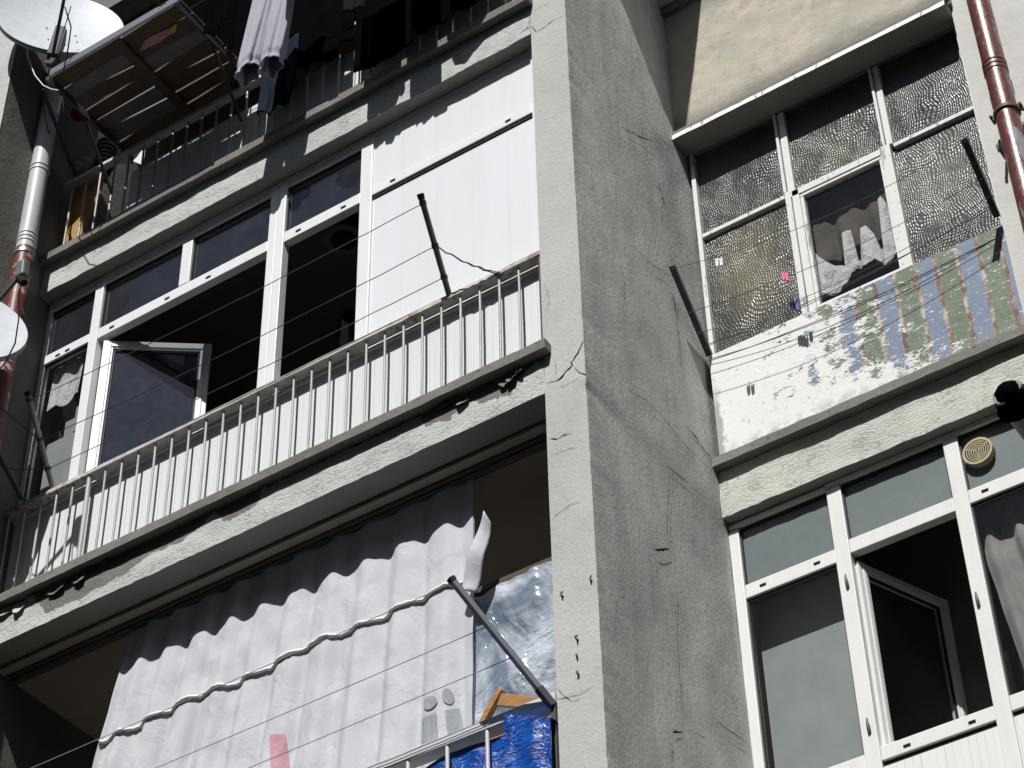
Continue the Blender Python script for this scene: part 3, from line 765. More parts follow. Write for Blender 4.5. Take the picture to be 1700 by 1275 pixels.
mb = MB(); mb.box(.05, 1.79, G+.03, G+.05, 2.841, 2.86); mb.build('head', m_track, W3)
# striped sheet under it
mb = MB(); mb.grid(lambda u, v: (.03+1.775*u, 1.33+.002*noise.noise(Vector((u*6,v*3,2))), .366+.775*v), 60, 20); mb.box(.03,1.805,1.336,1.39,.366,1.132)
mb.build('striped_panel', m_strip, B)
# lace curtain
mb = MB()
cloth(mb, .66, 1.24, 2.12, 1.62, 1.50, .022, 3.2, 1, 70, 30); mb2 = MB()
tlc = thing('lace_curtain', 'white patterned lace curtain behind the small middle pane of the old window', 'curtain', (.95,1.5,1.5))
mb.build('sheer', m_sheer, tlc)
prof = [(.68,1.36),(.72,1.33),(.80,1.31),(.86,1.33),(.885,1.42),(.93,1.45),(.96,1.42),(.99,1.40),(1.03,1.44),(1.07,1.40),(1.11,1.35),(1.15,1.38),(1.17,1.42),(1.20,1.36),(1.25,1.33)]
topp = [(.68,1.72),(.72,1.63),(.80,1.52),(.868,1.47),(.872,1.73),(.90,1.745),(.93,1.73),(.945,1.48),(.96,1.47),(.99,1.70),(1.02,1.715),(1.06,1.62),(1.085,1.48),(1.10,1.49),(1.12,1.86),(1.14,1.88),(1.165,1.80),(1.185,1.53),(1.20,1.62),(1.25,1.60)]  # upper outline follows the sunlit fingers of the lace: light put into the shape
cloth(mb2, .68, 1.23, topp, prof, 1.45, .016, 4.5, 2, 110, 24, wr=.003)
mb2.build('sunlit_lace', m_lacep, tlc)
mb = MB(); cloth(mb, .68, 1.23, prof, [(x, z-.012-.006*math.sin(x*170)) for x, z in prof], 1.447, .016, 4.5, 2, 110, 2, wr=.003); mb.build('scallop_edge', m_lace, tlc)
# --- right bay, lower window: front y 1.40
H = 1.40
W4 = wroot('window', (.9, H, -1.7))
frame(W4, [(-.002,.056,H,H+.06,-2.45,-.06), (.574,.655,H,H+.06,-2.45,-.045), (1.233,1.312,H,H+.06,-2.45,-.035), (2.0,2.08,H,H+.06,-2.45,-.03)], m_pvc_r, 'frame')
frame(W4, [(.057,.573,H+.004,H+.058,-.513,-.428), (.656,1.232,H+.004,H+.058,-.490,-.404), (1.313,1.999,H+.004,H+.058,-.482,-.398)], m_pvc_r, 'transom')
frame(W4, [(.0,.573,H+.002,H+.06,-.0445,-.014),(.57,5,H+.003,H+.06,-.034,-.003)], m_pvc_r, 'head')
frame(W4, [(.057,.573,H+.004,H+.058,-1.745,-1.652), (.656,1.232,H+.004,H+.058,-1.718,-1.640), (1.313,1.999,H+.004,H+.058,-1.702,-1.618)], m_pvc_r, 'rail')
slots(W4, (.16,.47), -.47, H+.003); slots(W4, (1.40,1.75), -.44, H+.003); slots(W4, (.79,1.12), -1.685, H+.003); slots(W4, (1.49,), -1.66, H+.003); slots(W4, (.32,), -1.70, H+.003)
for px, py in ((1406,967),(1442,1207),(1623,997)):
    p = P(px, py, 1, H-.002); mb = MB(); mb.tube([(p.x,H-.003,p.z-.035),(p.x+.002,H-.010,p.z-.01),(p.x,H-.010,p.z+.02),(p.x-.002,H-.003,p.z+.05)], [.009,.010,.007,.004], 8); mb.build('latch', m_iron, W4)
for x0, x1, z0, z1, mt in ((.057,.573,-.427,-.046,m_peb), (.656,1.232,-.403,-.036,m_peb), (1.313,1.999,-.397,-.036,m_peb), (.057,.573,-1.651,-.514,m_glassc), (1.313,1.999,-1.617,-.483,m_glassc)):
    mb = MB(); mb.box(x0, x1, H+.030, H+.036, z0, z1); mb.build('pane', mt, W4)
    mb = MB(); e = .008
    mb.box(x0, x0+e, H+.018, H+.030, z0, z1); mb.box(x1-e, x1, H+.018, H+.030, z0, z1); mb.box(x0+e, x1-e, H+.019, H+.030, z0, z0+e); mb.box(x0+e, x1-e, H+.019, H+.030, z1-e-.01, z1)
    mb.build('gasket', m_dark, W4)
for x0, x1, z1 in ((.057,.573,-1.765),(.656,1.232,-1.745),(1.313,1.999,-1.728)):
    mb = MB(); mb.box(x0, x1, H+.016, H+.04, -2.45, z1); mb.build('lower_panel', m_slat_r, W4)
    mb = MB(); mb.box(x0, x1, H+.020, H+.05, z1, z1+.03); mb.build('gasket', m_dark, W4)
sash((.672,1.44), (.90,2.0), -1.63, -.52, .062, m_pvc_r, m_glassc, B)
mb = MB(); mb.grid(lambda u, v: (.03+.57*u, 1.575, -1.75+1.4*v), 30, 20); tag(mb.build('window_blind', m_blind), 'pale grey blind hanging behind the left pane of the lower right window', 'blind')
mb = MB(); cloth(mb, 1.29, 2.3, [(1.29,-.70),(1.34,-.55),(1.39,-.64),(1.43,-.50),(1.5,-.46),(2.3,-.42)], -1.8, 1.53, .035, 7, 3, 90, 30, x0b=1.42)
tag(mb.build('grey_curtain', m_graycurt), 'dark grey woven curtain behind the right pane of the lower right window', 'curtain', None)
mb = MB(); cloth(mb, 1.05, 1.34, -.95, -1.8, 2.0, .03, 3, 5, 40, 30)
tag(mb.build('grey_curtain', m_graycurt), 'brown grey curtain edge deep inside, right of the open sash', 'curtain', None)
t = thing('stored_cabinet', 'dark cabinet with a pale upright edge seen through the open sash pane', 'cabinet', (.9,2.4,-1.6))
mb = MB(); mb.box(.55,.62,2.3,2.36,-2.4,-.95); mb.build('side_panel', m_blind, t); mb = MB(); mb.box(.62,1.1,2.36,2.7,-2.4,-.95); mb.build('body', m_room, t)
# vent in the pebbled pane
t = thing('wall_vent', 'round yellowed ventilation grille set in the blue grey pane', 'vent', (1.41, 1.38, -.21))
c = Vector((1.407, H+.02, -.195)); R0 = .080
mb = MB()
def ring(mb, c, r, w_, y0, y1, n=40):
    vs = []
    for y in (y0, y1):
        for rr in (r-w_, r): vs += [(c.x+rr*math.cos(2*math.pi*k/n), y, c.z+rr*math.sin(2*math.pi*k/n)) for k in range(n)]
    fs = []
    for k in range(n):
        k2 = (k+1) % n; fs += [(k, k2, n+k2, n+k), (2*n+k, 3*n+k, 3*n+k2, 2*n+k2), (n+k, n+k2, 3*n+k2, 3*n+k), (k, 2*n+k, 2*n+k2, k2)]
    mb.add(vs, fs, 0, False)
ring(mb, c, R0, .008, c.y-.030, c.y+.02); mb.build('housing', m_vent, t)
mb = MB()
for k in range(6): ring(mb, c, .072-.012*k, .0055, c.y-.030, c.y-.020)
for a in (.5, 2.6, 4.7): mb.obox((c.x+.012*math.cos(a), c.y-.026, c.z+.012*math.sin(a)), (c.x+.078*math.cos(a), c.y-.026, c.z+.078*math.sin(a)), .005, .006, (0,1,0))
mb.build('grille', m_vent, t)
mb = MB(); mb.tube([(c.x,c.y-.01,c.z),(c.x,c.y+.005,c.z)], .077, 30); mb.build('fan', m_black, t)

# ------------------------------------------------------------------ railings
def railing(label, x0, x1, zb, zr, xs, railw, railh, rmat, bmat, yb=.035, r=.0075, cat='railing', thick=()):
    t = thing('balcony_railing', label, cat, ((x0+x1)/2, yb, zb))
    mb = MB(); n = int((x1-x0)/.08); y0, y1 = railw
    def sec(x): 
        k = .0035; a = k*noise.noise(Vector((x*3, zr, 0))); b = k*noise.noise(Vector((x*11, zr, 4)))
        return [(x, y0+b, zr-railh+a), (x, y1, zr-railh+a), (x, y1, zr+a), (x, y0+b, zr+a)]
    vs = [p for i in range(n+1) for p in sec(x0+(x1-x0)*i/n)]
    fs = [(i*4+j, i*4+(j+1) % 4, (i+1)*4+(j+1) % 4, (i+1)*4+j) for i in range(n) for j in range(4)] + [(0,1,2,3), (n*4+3,n*4+2,n*4+1,n*4)]
    mb.add(vs, fs); mb.build('rail', rmat, t, bevel=.003)
    proto = None
    for i, x in enumerate(xs):
        rr = r*2.0 if i in thick else r
        mb = MB(); mb.tube([(x, yb, zb), (x+.002, yb, (zb+zr)/2), (x, yb, zr-railh-.001)], rr, 8); mb.build('baluster', bmat, t)
    return t
xb = [-.389-.1232*i for i in range(30)]
RM = railing('weathered grey balcony railing of the middle storey with round balusters', -4.05, XP-.001, .306, 1.03, [x for x in xb if x > -3.98], (.012,.078), .030, m_rusty, m_bal, thick=(24,))
mb = MB(); mb.box(-.258,-.243,.02,.05,.306,1.0); mb.build('end_post', m_woodd, RM)
RU = railing('shaded upper balcony railing behind the hanging black laundry', -3.93, XP-.001, 3.106, 3.84, [-.43-.1232*i for i in range(29)], (.005,.058), .030, m_rail, m_bal)
RLo = railing('white square tube railing at the bottom of the photo', -2.4, XP-.001, -2.494, -1.79, [-.60-.215*i for i in range(8)], (-.02,.06), .050, m_rail2, m_rail2, yb=-.006, r=.010)
mb = MB(); mb.box(-.262,-.238,-.015,.05,-2.494,-1.842); mb.build('end_post', m_iron, RLo)
for x in (-.95, -.52, -1.4): pass

# ------------------------------------------------------------------ drainpipes
t = thing('drainpipe', 'worn maroon drainpipe with clamps on the right wall', 'drainpipe', (2.0,1.22,1))
def pipe(t, x, y, r, z0, z1, mat, joints, collar=True):
    mb = MB(); mb.tube([(x,y,z0+(z1-z0)*i/12) for i in range(13)], r, 28); mb.build('pipe', mat, t)
    for z in joints:
        mb = MB()
        for dz in (-.035, 0.0, .035): mb.tube([(x,y,z+dz-.010),(x,y,z+dz-.005),(x,y,z+dz+.005),(x,y,z+dz+.010)], [r*1.0,r*1.07,r*1.07,r*1.0], 28)
        mb.build('joint', mat, t)
pipe(t, 2.002, 1.215, .064, -4, 6, m_pipe, (2.16, .62))
for z in (1.79,):
    mb = MB(); mb.tube([(2.005,1.215,z-.012),(2.005,1.215,z+.012)], .074, 28)
    for sx in (-1, 1): mb.box(2.005+sx*.078-.010, 2.005+sx*.078+.012, 1.20, 1.225, z-.02, z+.02); mb.tube([(2.005+sx*.085,1.18,z),(2.005+sx*.085,1.245,z)], .008, 8)
    mb.build('clamp', m_woodd, t)
for x, z in ((2.085,1.62),(1.92,1.55)):
    mb = MB(); mb.tube([(x,1.18,z),(x,1.29,z)], .009, 8); mb.tube([(x,1.19,z-.02),(x,1.19,z+.02)], .008, 8); mb.build('bolt', m_iron, t)
t = thing('drainpipe', 'grey drainpipe turning red lower down, left edge beside the dishes', 'drainpipe', (-3.93,-.22,2))
pipe(t, -4.02+.09, -.23, .062, -4, 6, m_pipel, (3.08,))
mb = MB(); mb.tube([(-3.93,-.23,3.72),(-3.93,-.23,3.74)], .067, 24); mb.tube([(-3.93,-.23,3.76),(-3.93,-.23,3.78)], .067, 24); mb.build('joint', m_pipel, t)
mb = MB(); mb.tube([(-3.93,-.23,2.93),(-3.93,-.23,2.96)], .068, 24); mb.build('clamp', m_alu, t)

# ------------------------------------------------------------------ washing lines
def wire(mb, a, b, sag, r=.0026, n=16, kink=.0):
    a, b = Vector(a), Vector(b)
    mb.tube([a.lerp(b, i/n) - Vector((0,0,4*sag*(i/n)*(1-i/n))) + Vector((0,0,kink*noise.noise(Vector((i*.8, a.x, a.z))))) for i in range(n+1)], r, 5)
PV = Vector((.055, -.36, .46))
B1 = Vector((-.822, .03, 1.015)); B2 = Vector((-3.63, .03, 1.048))
def wrap(mb, p, d, r):
    for k in range(3): mb.tube([p+d*(.008*k-.010), p+d*(.008*k-.004)], r*1.25, 10)
t = thing('washing_line', 'pair of outward leaning poles with three wires on the middle railing', 'washing line', (-2.2,0,1.03))
for nm, b_, mt in (('pole', B1, m_pole), ('pole', B2, m_polel)):
    d = PV.normalized()
    mb = MB(); mb.tube([b_, b_+PV*.96], .0165, 14); po = mb.build(nm, mt, t)
    mb = MB(); mb.tube([b_+PV*.95, b_+PV*1.0], [.0185,.021], 14); mb.build('end_cap', m_dark, po)
    mb = MB()
    for f in (.91, .50, .20): wrap(mb, b_+PV*f, d, .0165)
    mb.build('wire_wrap', m_wire, po)
for f, sg in ((.91,.03),(.50,.035),(.20,.02)):
    mb = MB(); wire(mb, B2+PV*f, B1+PV*f, sg, n=24, kink=.006); mb.build('wire', m_wire, t)
mb = MB(); p0 = B1+PV*.50; p1 = Vector((-.50,.02,1.0))
wire(mb, p0, p1, .02, .004, 12, .02); wire(mb, p0+Vector((0,0,.006)), p1+Vector((.02,0,.0)), .03, .003, 12, .02); mb.build('tie_wire', m_wire, t)
mb = MB(); wire(mb, B2+PV*.5, P(-30,640,1,-.5), .02, .004, 10, .02); wire(mb, B2+PV*.2, P(-10,770,1,-.2), .02, .003, 10, .02); mb.build('tie_wire', m_wire, t)
mb = MB(); mb.tube([P(-20,720,1,-.35), P(38,830,1,.0)], .016, 8); mb.build('brace', m_iron, t)
# lower line
t = thing('washing_line', 'square grey arm with thin lines in front of the white curtain', 'washing line', (-.27,0,-1.83))
b0 = Vector((-.262,-.03,-1.83)); tip = P(752,965,1,-.40)
mb = MB(); mb.obox(b0, tip, .026, .026); arm = mb.build('arm', m_alu, t)
mb = MB(); mb.obox(b0+(tip-b0)*.0-(tip-b0).normalized()*.03, b0+(tip-b0)*.10, .032, .034); mb.build('bracket', m_iron, arm)
mb = MB(); mb.obox(tip, tip+(tip-b0).normalized()*.02, .032, .03); mb.build('end_cap', m_dark, arm)
for k, (f, ex) in enumerate(((.99, (90,1275)), (.62, (530,1275)), (.36, (395,1275)))):
    a = b0+(tip-b0)*f; zz = a.z-.0; e = P(ex[0], ex[1], 1, a.y)
    e2 = a + (e-a)*1.25
    if k: e2 = Vector((-3.9, a.y, a.z-.02))
    else: e2 = Vector((-3.9, a.y, a.z-.03))
    mb = MB(); wire(mb, a, e2, .01, .0022, 20); mb.build('line', m_wirel, t)
    mb = MB(); mb.tube([a+Vector((0,0,-.02)), a+Vector((0,0,.024))], .005, 8); mb.build('bolt', m_alu, arm)
# right bay line: two hinged iron arms
TL = P(1115,441,1,.875); TR = P(1600,230,1,.93)
BLp = Vector((.03,1.335,1.15)); BRp = Vector((1.800,1.295,1.17))
t = thing('washing_line', 'two dark iron arms carrying three thin lines in front of the hammered glass window', 'washing line', (.9,1.3,1.15))
for nm, b_, tp in (('l', BLp, TL), ('r', BRp, TR)):
    mb = MB(); mb.obox(b_, tp, .036, .010); a_ = mb.build('arm', m_iron, t, bevel=.002)
    mb = MB(); mb.obox(b_+Vector((.016,0,0)), tp+Vector((.016,0,0)), .006, .036); mb.build('flange', m_iron, a_)
    for f in (.97, .49, .26):
        p = b_.lerp(tp, f); mb = MB(); mb.tube([p+Vector((-.02,0,0)), p+Vector((.024,0,0))], .006, 8); mb.build('bolt', m_alu, a_)
def online(f, px, py):
    a, b_ = BLp.lerp(TL, f), BRp.lerp(TR, f); x = P(px, py, 1, (a.y+b_.y)/2).x; k = (x-a.x)/(b_.x-a.x); y = a.y+(b_.y-a.y)*k
    return k, P(px, py, 1, y), a.z+(b_.z-a.z)*k
pegdef = []
for f, refpt, mt in ((.97,(1194,438),m_wire), (.49,(1304,461),m_wire), (.26,(1319,509),m_wire)):
    a, b_ = BLp.lerp(TL, f), BRp.lerp(TR, f); k, q, zl = online(f, *refpt); sg = max(0, (zl-q.z)/(4*k*(1-k))); sg = min(sg, .11)
    mb = MB(); wire(mb, a, b_, sg, .0018, 24); mb.build('line', mt, t)
mb = MB(); wire(mb, BLp+Vector((0,-.06,.03)), BRp+Vector((0,-.06,.02)), .05, .0024, 24); wire(mb, BLp+Vector((0,-.05,.03)), BRp+Vector((0,-.07,.03)), .07, .002, 24); mb.build('line', m_wire, t)
def peg(px, py, f, mat, label, group, h=.062):
    k, c, zl = online(f, px, py)
    t = thing('clothes_peg', label, 'clothes peg', c, group)
    for sx in (-1, 1):
        mb = MB(); a = c+Vector((sx*.006, 0, h*.45)); b_ = c+Vector((sx*.0035, 0, -h*.5)); mb.obox(a, b_, .008, .015, (0,1,0)); mb.build('leg', mat, t, bevel=.001)
    mb = MB(); mb.tube([c+Vector((-.010,-.002,.004)), c+Vector((.010,-.002,.004))], .004, 6); mb.build('spring', m_alu, t)
    return t
PG = 'coloured clothes pegs on the lines'
for x, y, f, m_, lb in ((1191,436,.97,m_white,'white clothes peg hanging left in front of the hammered glass'), (1198,435,.97,m_white,'white clothes peg just right of the other white one'),
    (1301,459,.49,m_pink2,'bright pink clothes peg, left of its pair'), (1307,460,.49,m_pink2,'bright pink clothes peg, right of its pair'),
    (1315,507,.26,m_purple,'purple clothes peg, leftmost of three by the window corner'), (1320,508,.26,m_purple,'purple clothes peg, middle of three by the window corner'), (1325,509,.26,m_purple,'purple clothes peg, rightmost of three by the window corner'), (1332,500,.26,m_aqua,'pale aqua clothes peg in front of the peeling mullion')):
    peg(x, y, f, m_, lb, PG)

# grey pipe stub with black bag, right foreground
t = thing('awning_pole', 'thick grey pole with a black wrapped end poking in from the right', 'pole', (1.7,1.0,-.3))
a = P(1665,655,1,.75); b_ = a + Vector((.55, .35, -.62)); 
b_ = P(1730,740,1,1.15)
b_ = a + (b_-a)*3
mb = MB(); mb.tube([a, b_], .052, 24); mb.tube([a+Vector((.055,.0,.02)), b_+Vector((.055,.0,.02))], .040, 18); mb.build('tube', m_pole, t)
mb = MB()
d = (b_-a).normalized()
def bag(u, v):
    ang = u*2*math.pi; r = (.066*math.sqrt(max(0,v)) if v < .35 else .066*math.sqrt(.35)+.030*(v-.35))*(1+.13*noise.noise(Vector((math.cos(ang)*2.2, math.sin(ang)*2.2, v*4))))*1.75
    s = d.cross(Vector((0,0,1))).normalized(); k = s.cross(d)
    return a - d*(.045) + d*(v*.15) + (s*math.cos(ang)+k*math.sin(ang))*r + Vector((.022,0,.008))
mb.grid(bag, 32, 14); mb.build('wrapped_end', m_blk, t)

# ------------------------------------------------------------------ lower bay: curtain, film, tarp, chair
mb = MB(); mb.box(XL, XP-.002, .215, .30, -.052, -.014); mb.box(XL, XP-.002, .235, .28, -.070, -.052); mb.box(XL, XP-.002, .200, .214, -.030, -.014)
mb.build('curtain_track', m_track, B, bevel=.002)
t = thing('curtain', 'large white curtain with printed shapes hanging in the lower balcony', 'curtain', (-2.0,.25,-.06))
YC = .255
mb = MB(); fl = cloth(mb, -3.10, -.83, -.075, -2.45, YC+.006, .030, 10.5, 0, 260, 60, wr=.004, x0b=-3.62, x1b=-.86, zref=1.3); mb.build('long_layer', m_curt, t)
HEM = [(-3.4,-.74),(-3.0,-.75),(-2.6,-.72),(-2.2,-.74),(-1.85,-.71),(-1.5,-.72),(-1.1,-.70),(-.8,-.72)]
mb = MB(); fs_ = cloth(mb, -3.09, -.835, -.072, [(x, z+.012*math.sin(x*23)) for x, z in HEM], YC-.001, .030, 10.5, 0, 260, 36, wr=.004, x0b=-3.238, x1b=-.838, zref=1.3); mb.build('short_layer', m_curt, t, solid=.002)
mb = MB()
mb.tube([Vector(fs_(i/160, 1.0)) + Vector((0,-.002,.006+.006*noise.noise(Vector((i*.6,1,1))))) for i in range(161)], [.010+.006*noise.noise(Vector((i*.7,3,3))) for i in range(161)], 7); mb.build('ruffled_hem', m_white, t)
mb = MB()
a, b_, c_ = P(803,848,1,.16), P(815,868,1,.17), P(786,985,1,.20)
def flag(u, v):
    l = a.lerp(P(766,983,1,.215), v); r = (b_.lerp(c_, v)); p = l.lerp(r, u); return p + Vector((.035*math.sin(v*2.5)*(u-.5), -.02*math.sin(u*math.pi)+.01*math.sin(v*9), .012*math.sin(u*3)*(1-v)))
mb.grid(flag, 10, 20); mb.build('blown_corner', m_curt, t, solid=.003)
# printed shapes follow the cloth
def onlayer(px, py):
    p = P(px, py, 1, YC); best = None
    v = (-.075-p.z)/2.375; x0 = -3.10+(-.52)*v; x1 = -.83-.03*v; u = (p.x-x0)/(x1-x0); q = Vector(fl(u, v)); return Vector((q.x, q.y-.006, q.z))
def pr(pts, mat):
    # dense fill of the quad-ish outline
    n = len(pts); cx = sum(p[0] for p in pts)/n; cy = sum(p[1] for p in pts)/n
    mb = MB(); vs = [onlayer(cx, cy)]; fs = []; R_ = 5
    for r in range(1, R_+1):
        for p in pts: vs.append(onlayer(cx+(p[0]-cx)*r/R_, cy+(p[1]-cy)*r/R_))
    for k in range(n): fs.append((0, 1+k, 1+(k+1) % n))
    for r in range(R_-1):
        for k in range(n): fs.append((1+r*n+k, 1+(r+1)*n+k, 1+(r+1)*n+(k+1) % n, 1+r*n+(k+1) % n))
    mb.add(vs, fs, 0, True); return mb.build('print', mat, t)
def ell(cx, cy, rx, ry, n=24): return [(cx+rx*math.cos(2*math.pi*k/n), cy+ry*math.sin(2*math.pi*k/n)) for k in range(n)]
def dens(q, k=6):
    o = []
    for a_, b2 in zip(q, q[1:]+q[:1]): o += [(a_[0]+(b2[0]-a_[0])*i/k, a_[1]+(b2[1]-a_[1])*i/k) for i in range(k)]
    return o
pr(ell(718,1168,13,11), m_print); pr(ell(743,1159,6,13), m_print)
pr(dens([(700,1190),(729,1187),(731,1236),(703,1241)]), m_print); pr(dens([(740,1184),(755,1172),(764,1215),(742,1226)]), m_print)
pr(dens([(452,1222),(472,1222),(473,1270),(477,1290),(452,1290)]), m_printp)

mb = MB(); q1 = P(785,990,1,.33); q2 = P(917,934,1,.33); mb.box(-.93, XP-.005, .31, .345, q2.z-.012, q2.z+.022); mb.build('window_bar', m_woodd, B, bevel=.003)
mb = MB()
def filmf(u, v):
    x = -.90 + (.90-.24)*u; zt = q2.z-.02 + .03*noise.noise(Vector((u*4,0,7))) - .06*max(0,.35-u); z = zt-(zt+2.2)*v
    return (x, .30+.016*noise.noise(Vector((u*5, v*6, 1)))+.010*noise.noise(Vector((u*13, v*14, 4))), z)
mb.grid(filmf, 60, 90); tag(mb.build('plastic_film', m_film), 'crinkled shiny plastic film filling the opening beside the pillar', 'plastic sheet')
mb = MB(); z_ = -1.70
def tarpA(u, v):
    x = -.475+.243*u; zt = P(852+73*u, 1180+9*u, 1, -.06).z
    z = zt - .75*v; return (x, -.065+.012*noise.noise(Vector((u*4, v*5, 1)))+.006*math.sin(u*7+v*3)-.01*u, z)
mb.grid(tarpA, 30, 60)
def tarpB(u, v):
    x = -1.05+.60*u; q_ = P(700+155*u, 1284-68*u**.6, 1, .022); zt = q_.z; z = zt-.55*v; x = q_.x; return (x, .022+.010*noise.noise(Vector((u*5, v*5, 3))), z)
mb.grid(tarpB, 50, 40)
def tarpC(u, v):   # fold over the rail
    p = tarpA(u, 0); return (p[0], p[1]+.11*v, p[2]+.012*math.sin(v*math.pi))
mb.grid(tarpC, 30, 6)
tag(mb.build('tarp', m_tarp), 'crumpled glossy blue tarp draped over the bottom railing', 'tarp')
# folding chair behind the lower railing
t = thing('folding_chair', 'honey wood folding chair leaning behind the bottom railing', 'chair', (-.6,.2,-2.49))
YA = .14
p1 = P(833,1146,1,YA); p2 = P(800,1205,1,YA)
dz = Vector((p2.x-p1.x, .0, p2.z-p1.z))
mb = MB(); mb.obox(p1, p1+dz*3.3, .030, .036, (0,1,0)); mb.build('back_post', m_wood, t, bevel=.004)
e1 = P(832,1160,1,YA-.01); e2 = P(905,1164,1,YA-.01)
mb = MB()
mb.poly([P(832,1150,1,YA-.018), P(912,1160,1,YA-.018), P(912,1178,1,YA-.018), P(824,1171,1,YA-.018)], (0,1,0), .018); mb.build('back_slat', m_wood, t, bevel=.003)
off = Vector((.27,0,-.25)); mb = MB(); mb.obox(p1+off, p1+off+dz*3.0, .030, .036, (0,1,0)); mb.build('back_post', m_wood, t, bevel=.004)
mb = MB(); q = P(830,1222,1,YA+.05); mb.obox(q+Vector((-.05,0,-.02)), q+Vector((.30,.02,.05)), .03, .05, (0,1,0)); mb.build('seat', m_wood, t)
mb = MB(); c0 = p1+dz*3.0; mb.obox(c0+Vector((.0,.05,0)), c0+Vector((.34,.05,-.28)), .025, .03, (0,1,0)); mb.build('leg', m_wood, t)

# ------------------------------------------------------------------ satellite dishes
def dish(t, c, n, up, rx, ry, depth, armlen, rimw=.018):
    c, n, up = Vector(c), Vector(n).normalized(), Vector(up); r = up.cross(n).normalized(); u = n.cross(r).normalized()
    mb = MB(); RN, A = 10, 56; vs = []; fs = []
    def pt(rad, ang, d): return c + r*(rx*rad*math.cos(ang)) + u*(ry*rad*math.sin(ang)) + n*(depth*(rad*rad-1) + d)
    for i in range(1, RN+1):
        for k in range(A): vs.append(pt(i/RN, 2*math.pi*k/A, 0))
    vs.append(pt(0, 0, 0)); ce = len(vs)-1
    for k in range(A): fs.append((ce, k, (k+1) % A))
    for i in range(RN-1):
        for k in range(A): fs.append((i*A+k, (i+1)*A+k, (i+1)*A+(k+1) % A, i*A+(k+1) % A))
    mb.add(vs, fs, 0, True); mb.build('reflector', m_dish, t)
    mb = MB()
    bk = []
    for i in range(1, RN+1):
        for k in range(A): bk.append(pt(i/RN, 2*math.pi*k/A, -.010-.004*(i<RN)))
    bk.append(pt(0, 0, -.012)); mb.add(bk, fs, 0, True)
    ringv = [pt(1, 2*math.pi*k/A, .0) for k in range(A)] + [pt(1.012, 2*math.pi*k/A, -.002) for k in range(A)] + [pt(1.015, 2*math.pi*k/A, -.034) for k in range(A)] + [pt(.985, 2*math.pi*k/A, -.034) for k in range(A)]
    rf = []
    for q in range(3):
        for k in range(A): rf.append((q*A+k, q*A+(k+1) % A, (q+1)*A+(k+1) % A, (q+1)*A+k))
    mb.add(ringv, rf, 0, True); mb.build('rim', m_dishb, t)
    return c, n, r, u
cD = P(102,37,1,-.50)
t = thing('satellite_dish', 'large white satellite dish tilted skyward above the plank shelf', 'satellite dish', cD)
D1 = Vector((1.0,-1.0,.30))
c, n, r, u = dish(t, cD, D1, (0,0,1), .42, .42, .05, .5)
hub = P(86,100,1,-.62)
mb = MB(); lnb = P(115,-45,1,-1.0); mb.obox(hub, lnb, .022, .022); mb.obox(hub+Vector((.03,0,0)), P(118,10,1,-.85), .006, .006); mb.build('feed_arm', m_iron, t)
mb = MB(); mb.tube([P(108,12,1,-.82), P(118,45,1,-.8), P(113,80,1,-.75), P(105,120,1,-.7)], .005, 6); mb.build('cable', m_dark, t)
mb = MB(); mb.obox(hub, c-n*.08, .07, .10); mb.tube([hub+Vector((0,.05,.05)), hub+Vector((0,.05,-.22))], .022, 10); mb.obox(hub+Vector((-.03,0,.0)), hub+Vector((.05,.0,-.06)), .05, .05); mb.build('mount', m_iron, t)
for px, py in ((78,47),(125,60),(80,66),(108,74),(128,70)):
    pp = P(px, py, 1, -.5); dd = RX*((px-850)/FPX)+RY*((py-637.5)/FPX)+RZ; k = (cD-CAMP).dot(n)/dd.dot(n); pp = CAMP+dd*k*.993
    mb = MB(); mb.tube([pp-dd*.01, pp+dd*.002], .006, 8); mb.build('bolt', m_black, t)
c2 = Vector((-3.796,-.751,1.881))
t = thing('satellite_dish', 'white satellite dish with grey receiver cut off by the left photo edge', 'satellite dish', c2)
c, n, r, u = dish(t, c2, (1.418,-1.0,.555), (0,0,1), .411, .411, .04, .3)
L2 = P(38,452,1,-.83); mb = MB(); mb.obox(c2-u*.40+n*.01, L2, .020, .024); mb.build('feed_arm', m_iron, t)
mb = MB(); mb.obox(P(36,462,1,-.83), P(39,436,1,-.83)+Vector((.0,0,.0)), .07, .06, (0,1,0)); mb.build('receiver', m_lnb, t, bevel=.014)
mb = MB(); mb.tube([P(34,463,1,-.83), P(40,470,1,-.83)], [.03,.022], 12); mb.build('feed_horn', m_black, t)
mb = MB(); mb.tube([P(37,465,1,-.84), P(31,490,1,-.8), P(31,530,1,-.78), P(25,570,1,-.74), P(10,600,1,-.7), P(-15,630,1,-.6)], .0045, 6); mb.build('cable', m_dark, t)
mb = MB(); mb.obox(c2-n*.03, Vector((-4.0,-.45,c2.z-.1)), .05, .05); mb.build('mount', m_iron, t)

# loose cables at the left
mb = MB(); mb.tube([P(44,62,1,-.5), P(46,95,1,-.55), P(58,125,1,-.6), P(72,142,1,-.65), P(85,148,1,-.7), P(97,150,1,-.7)], .0042, 6)
tag(mb.build('cable', m_white), 'thin white cable looping down from the large dish', 'cable')
mb = MB(); mb.tube([P(72,148,1,-.6), P(72,175,1,-.5), P(76,200,1,-.4), P(81,222,1,-.3)], .0042, 6); mb.tube([P(100,152,1,-.6), P(104,165,1,-.6), P(107,190,1,-.55)], .004, 6)
tag(mb.build('cable', m_dark), 'black cable hanging down in front of the left drainpipe', 'cable')

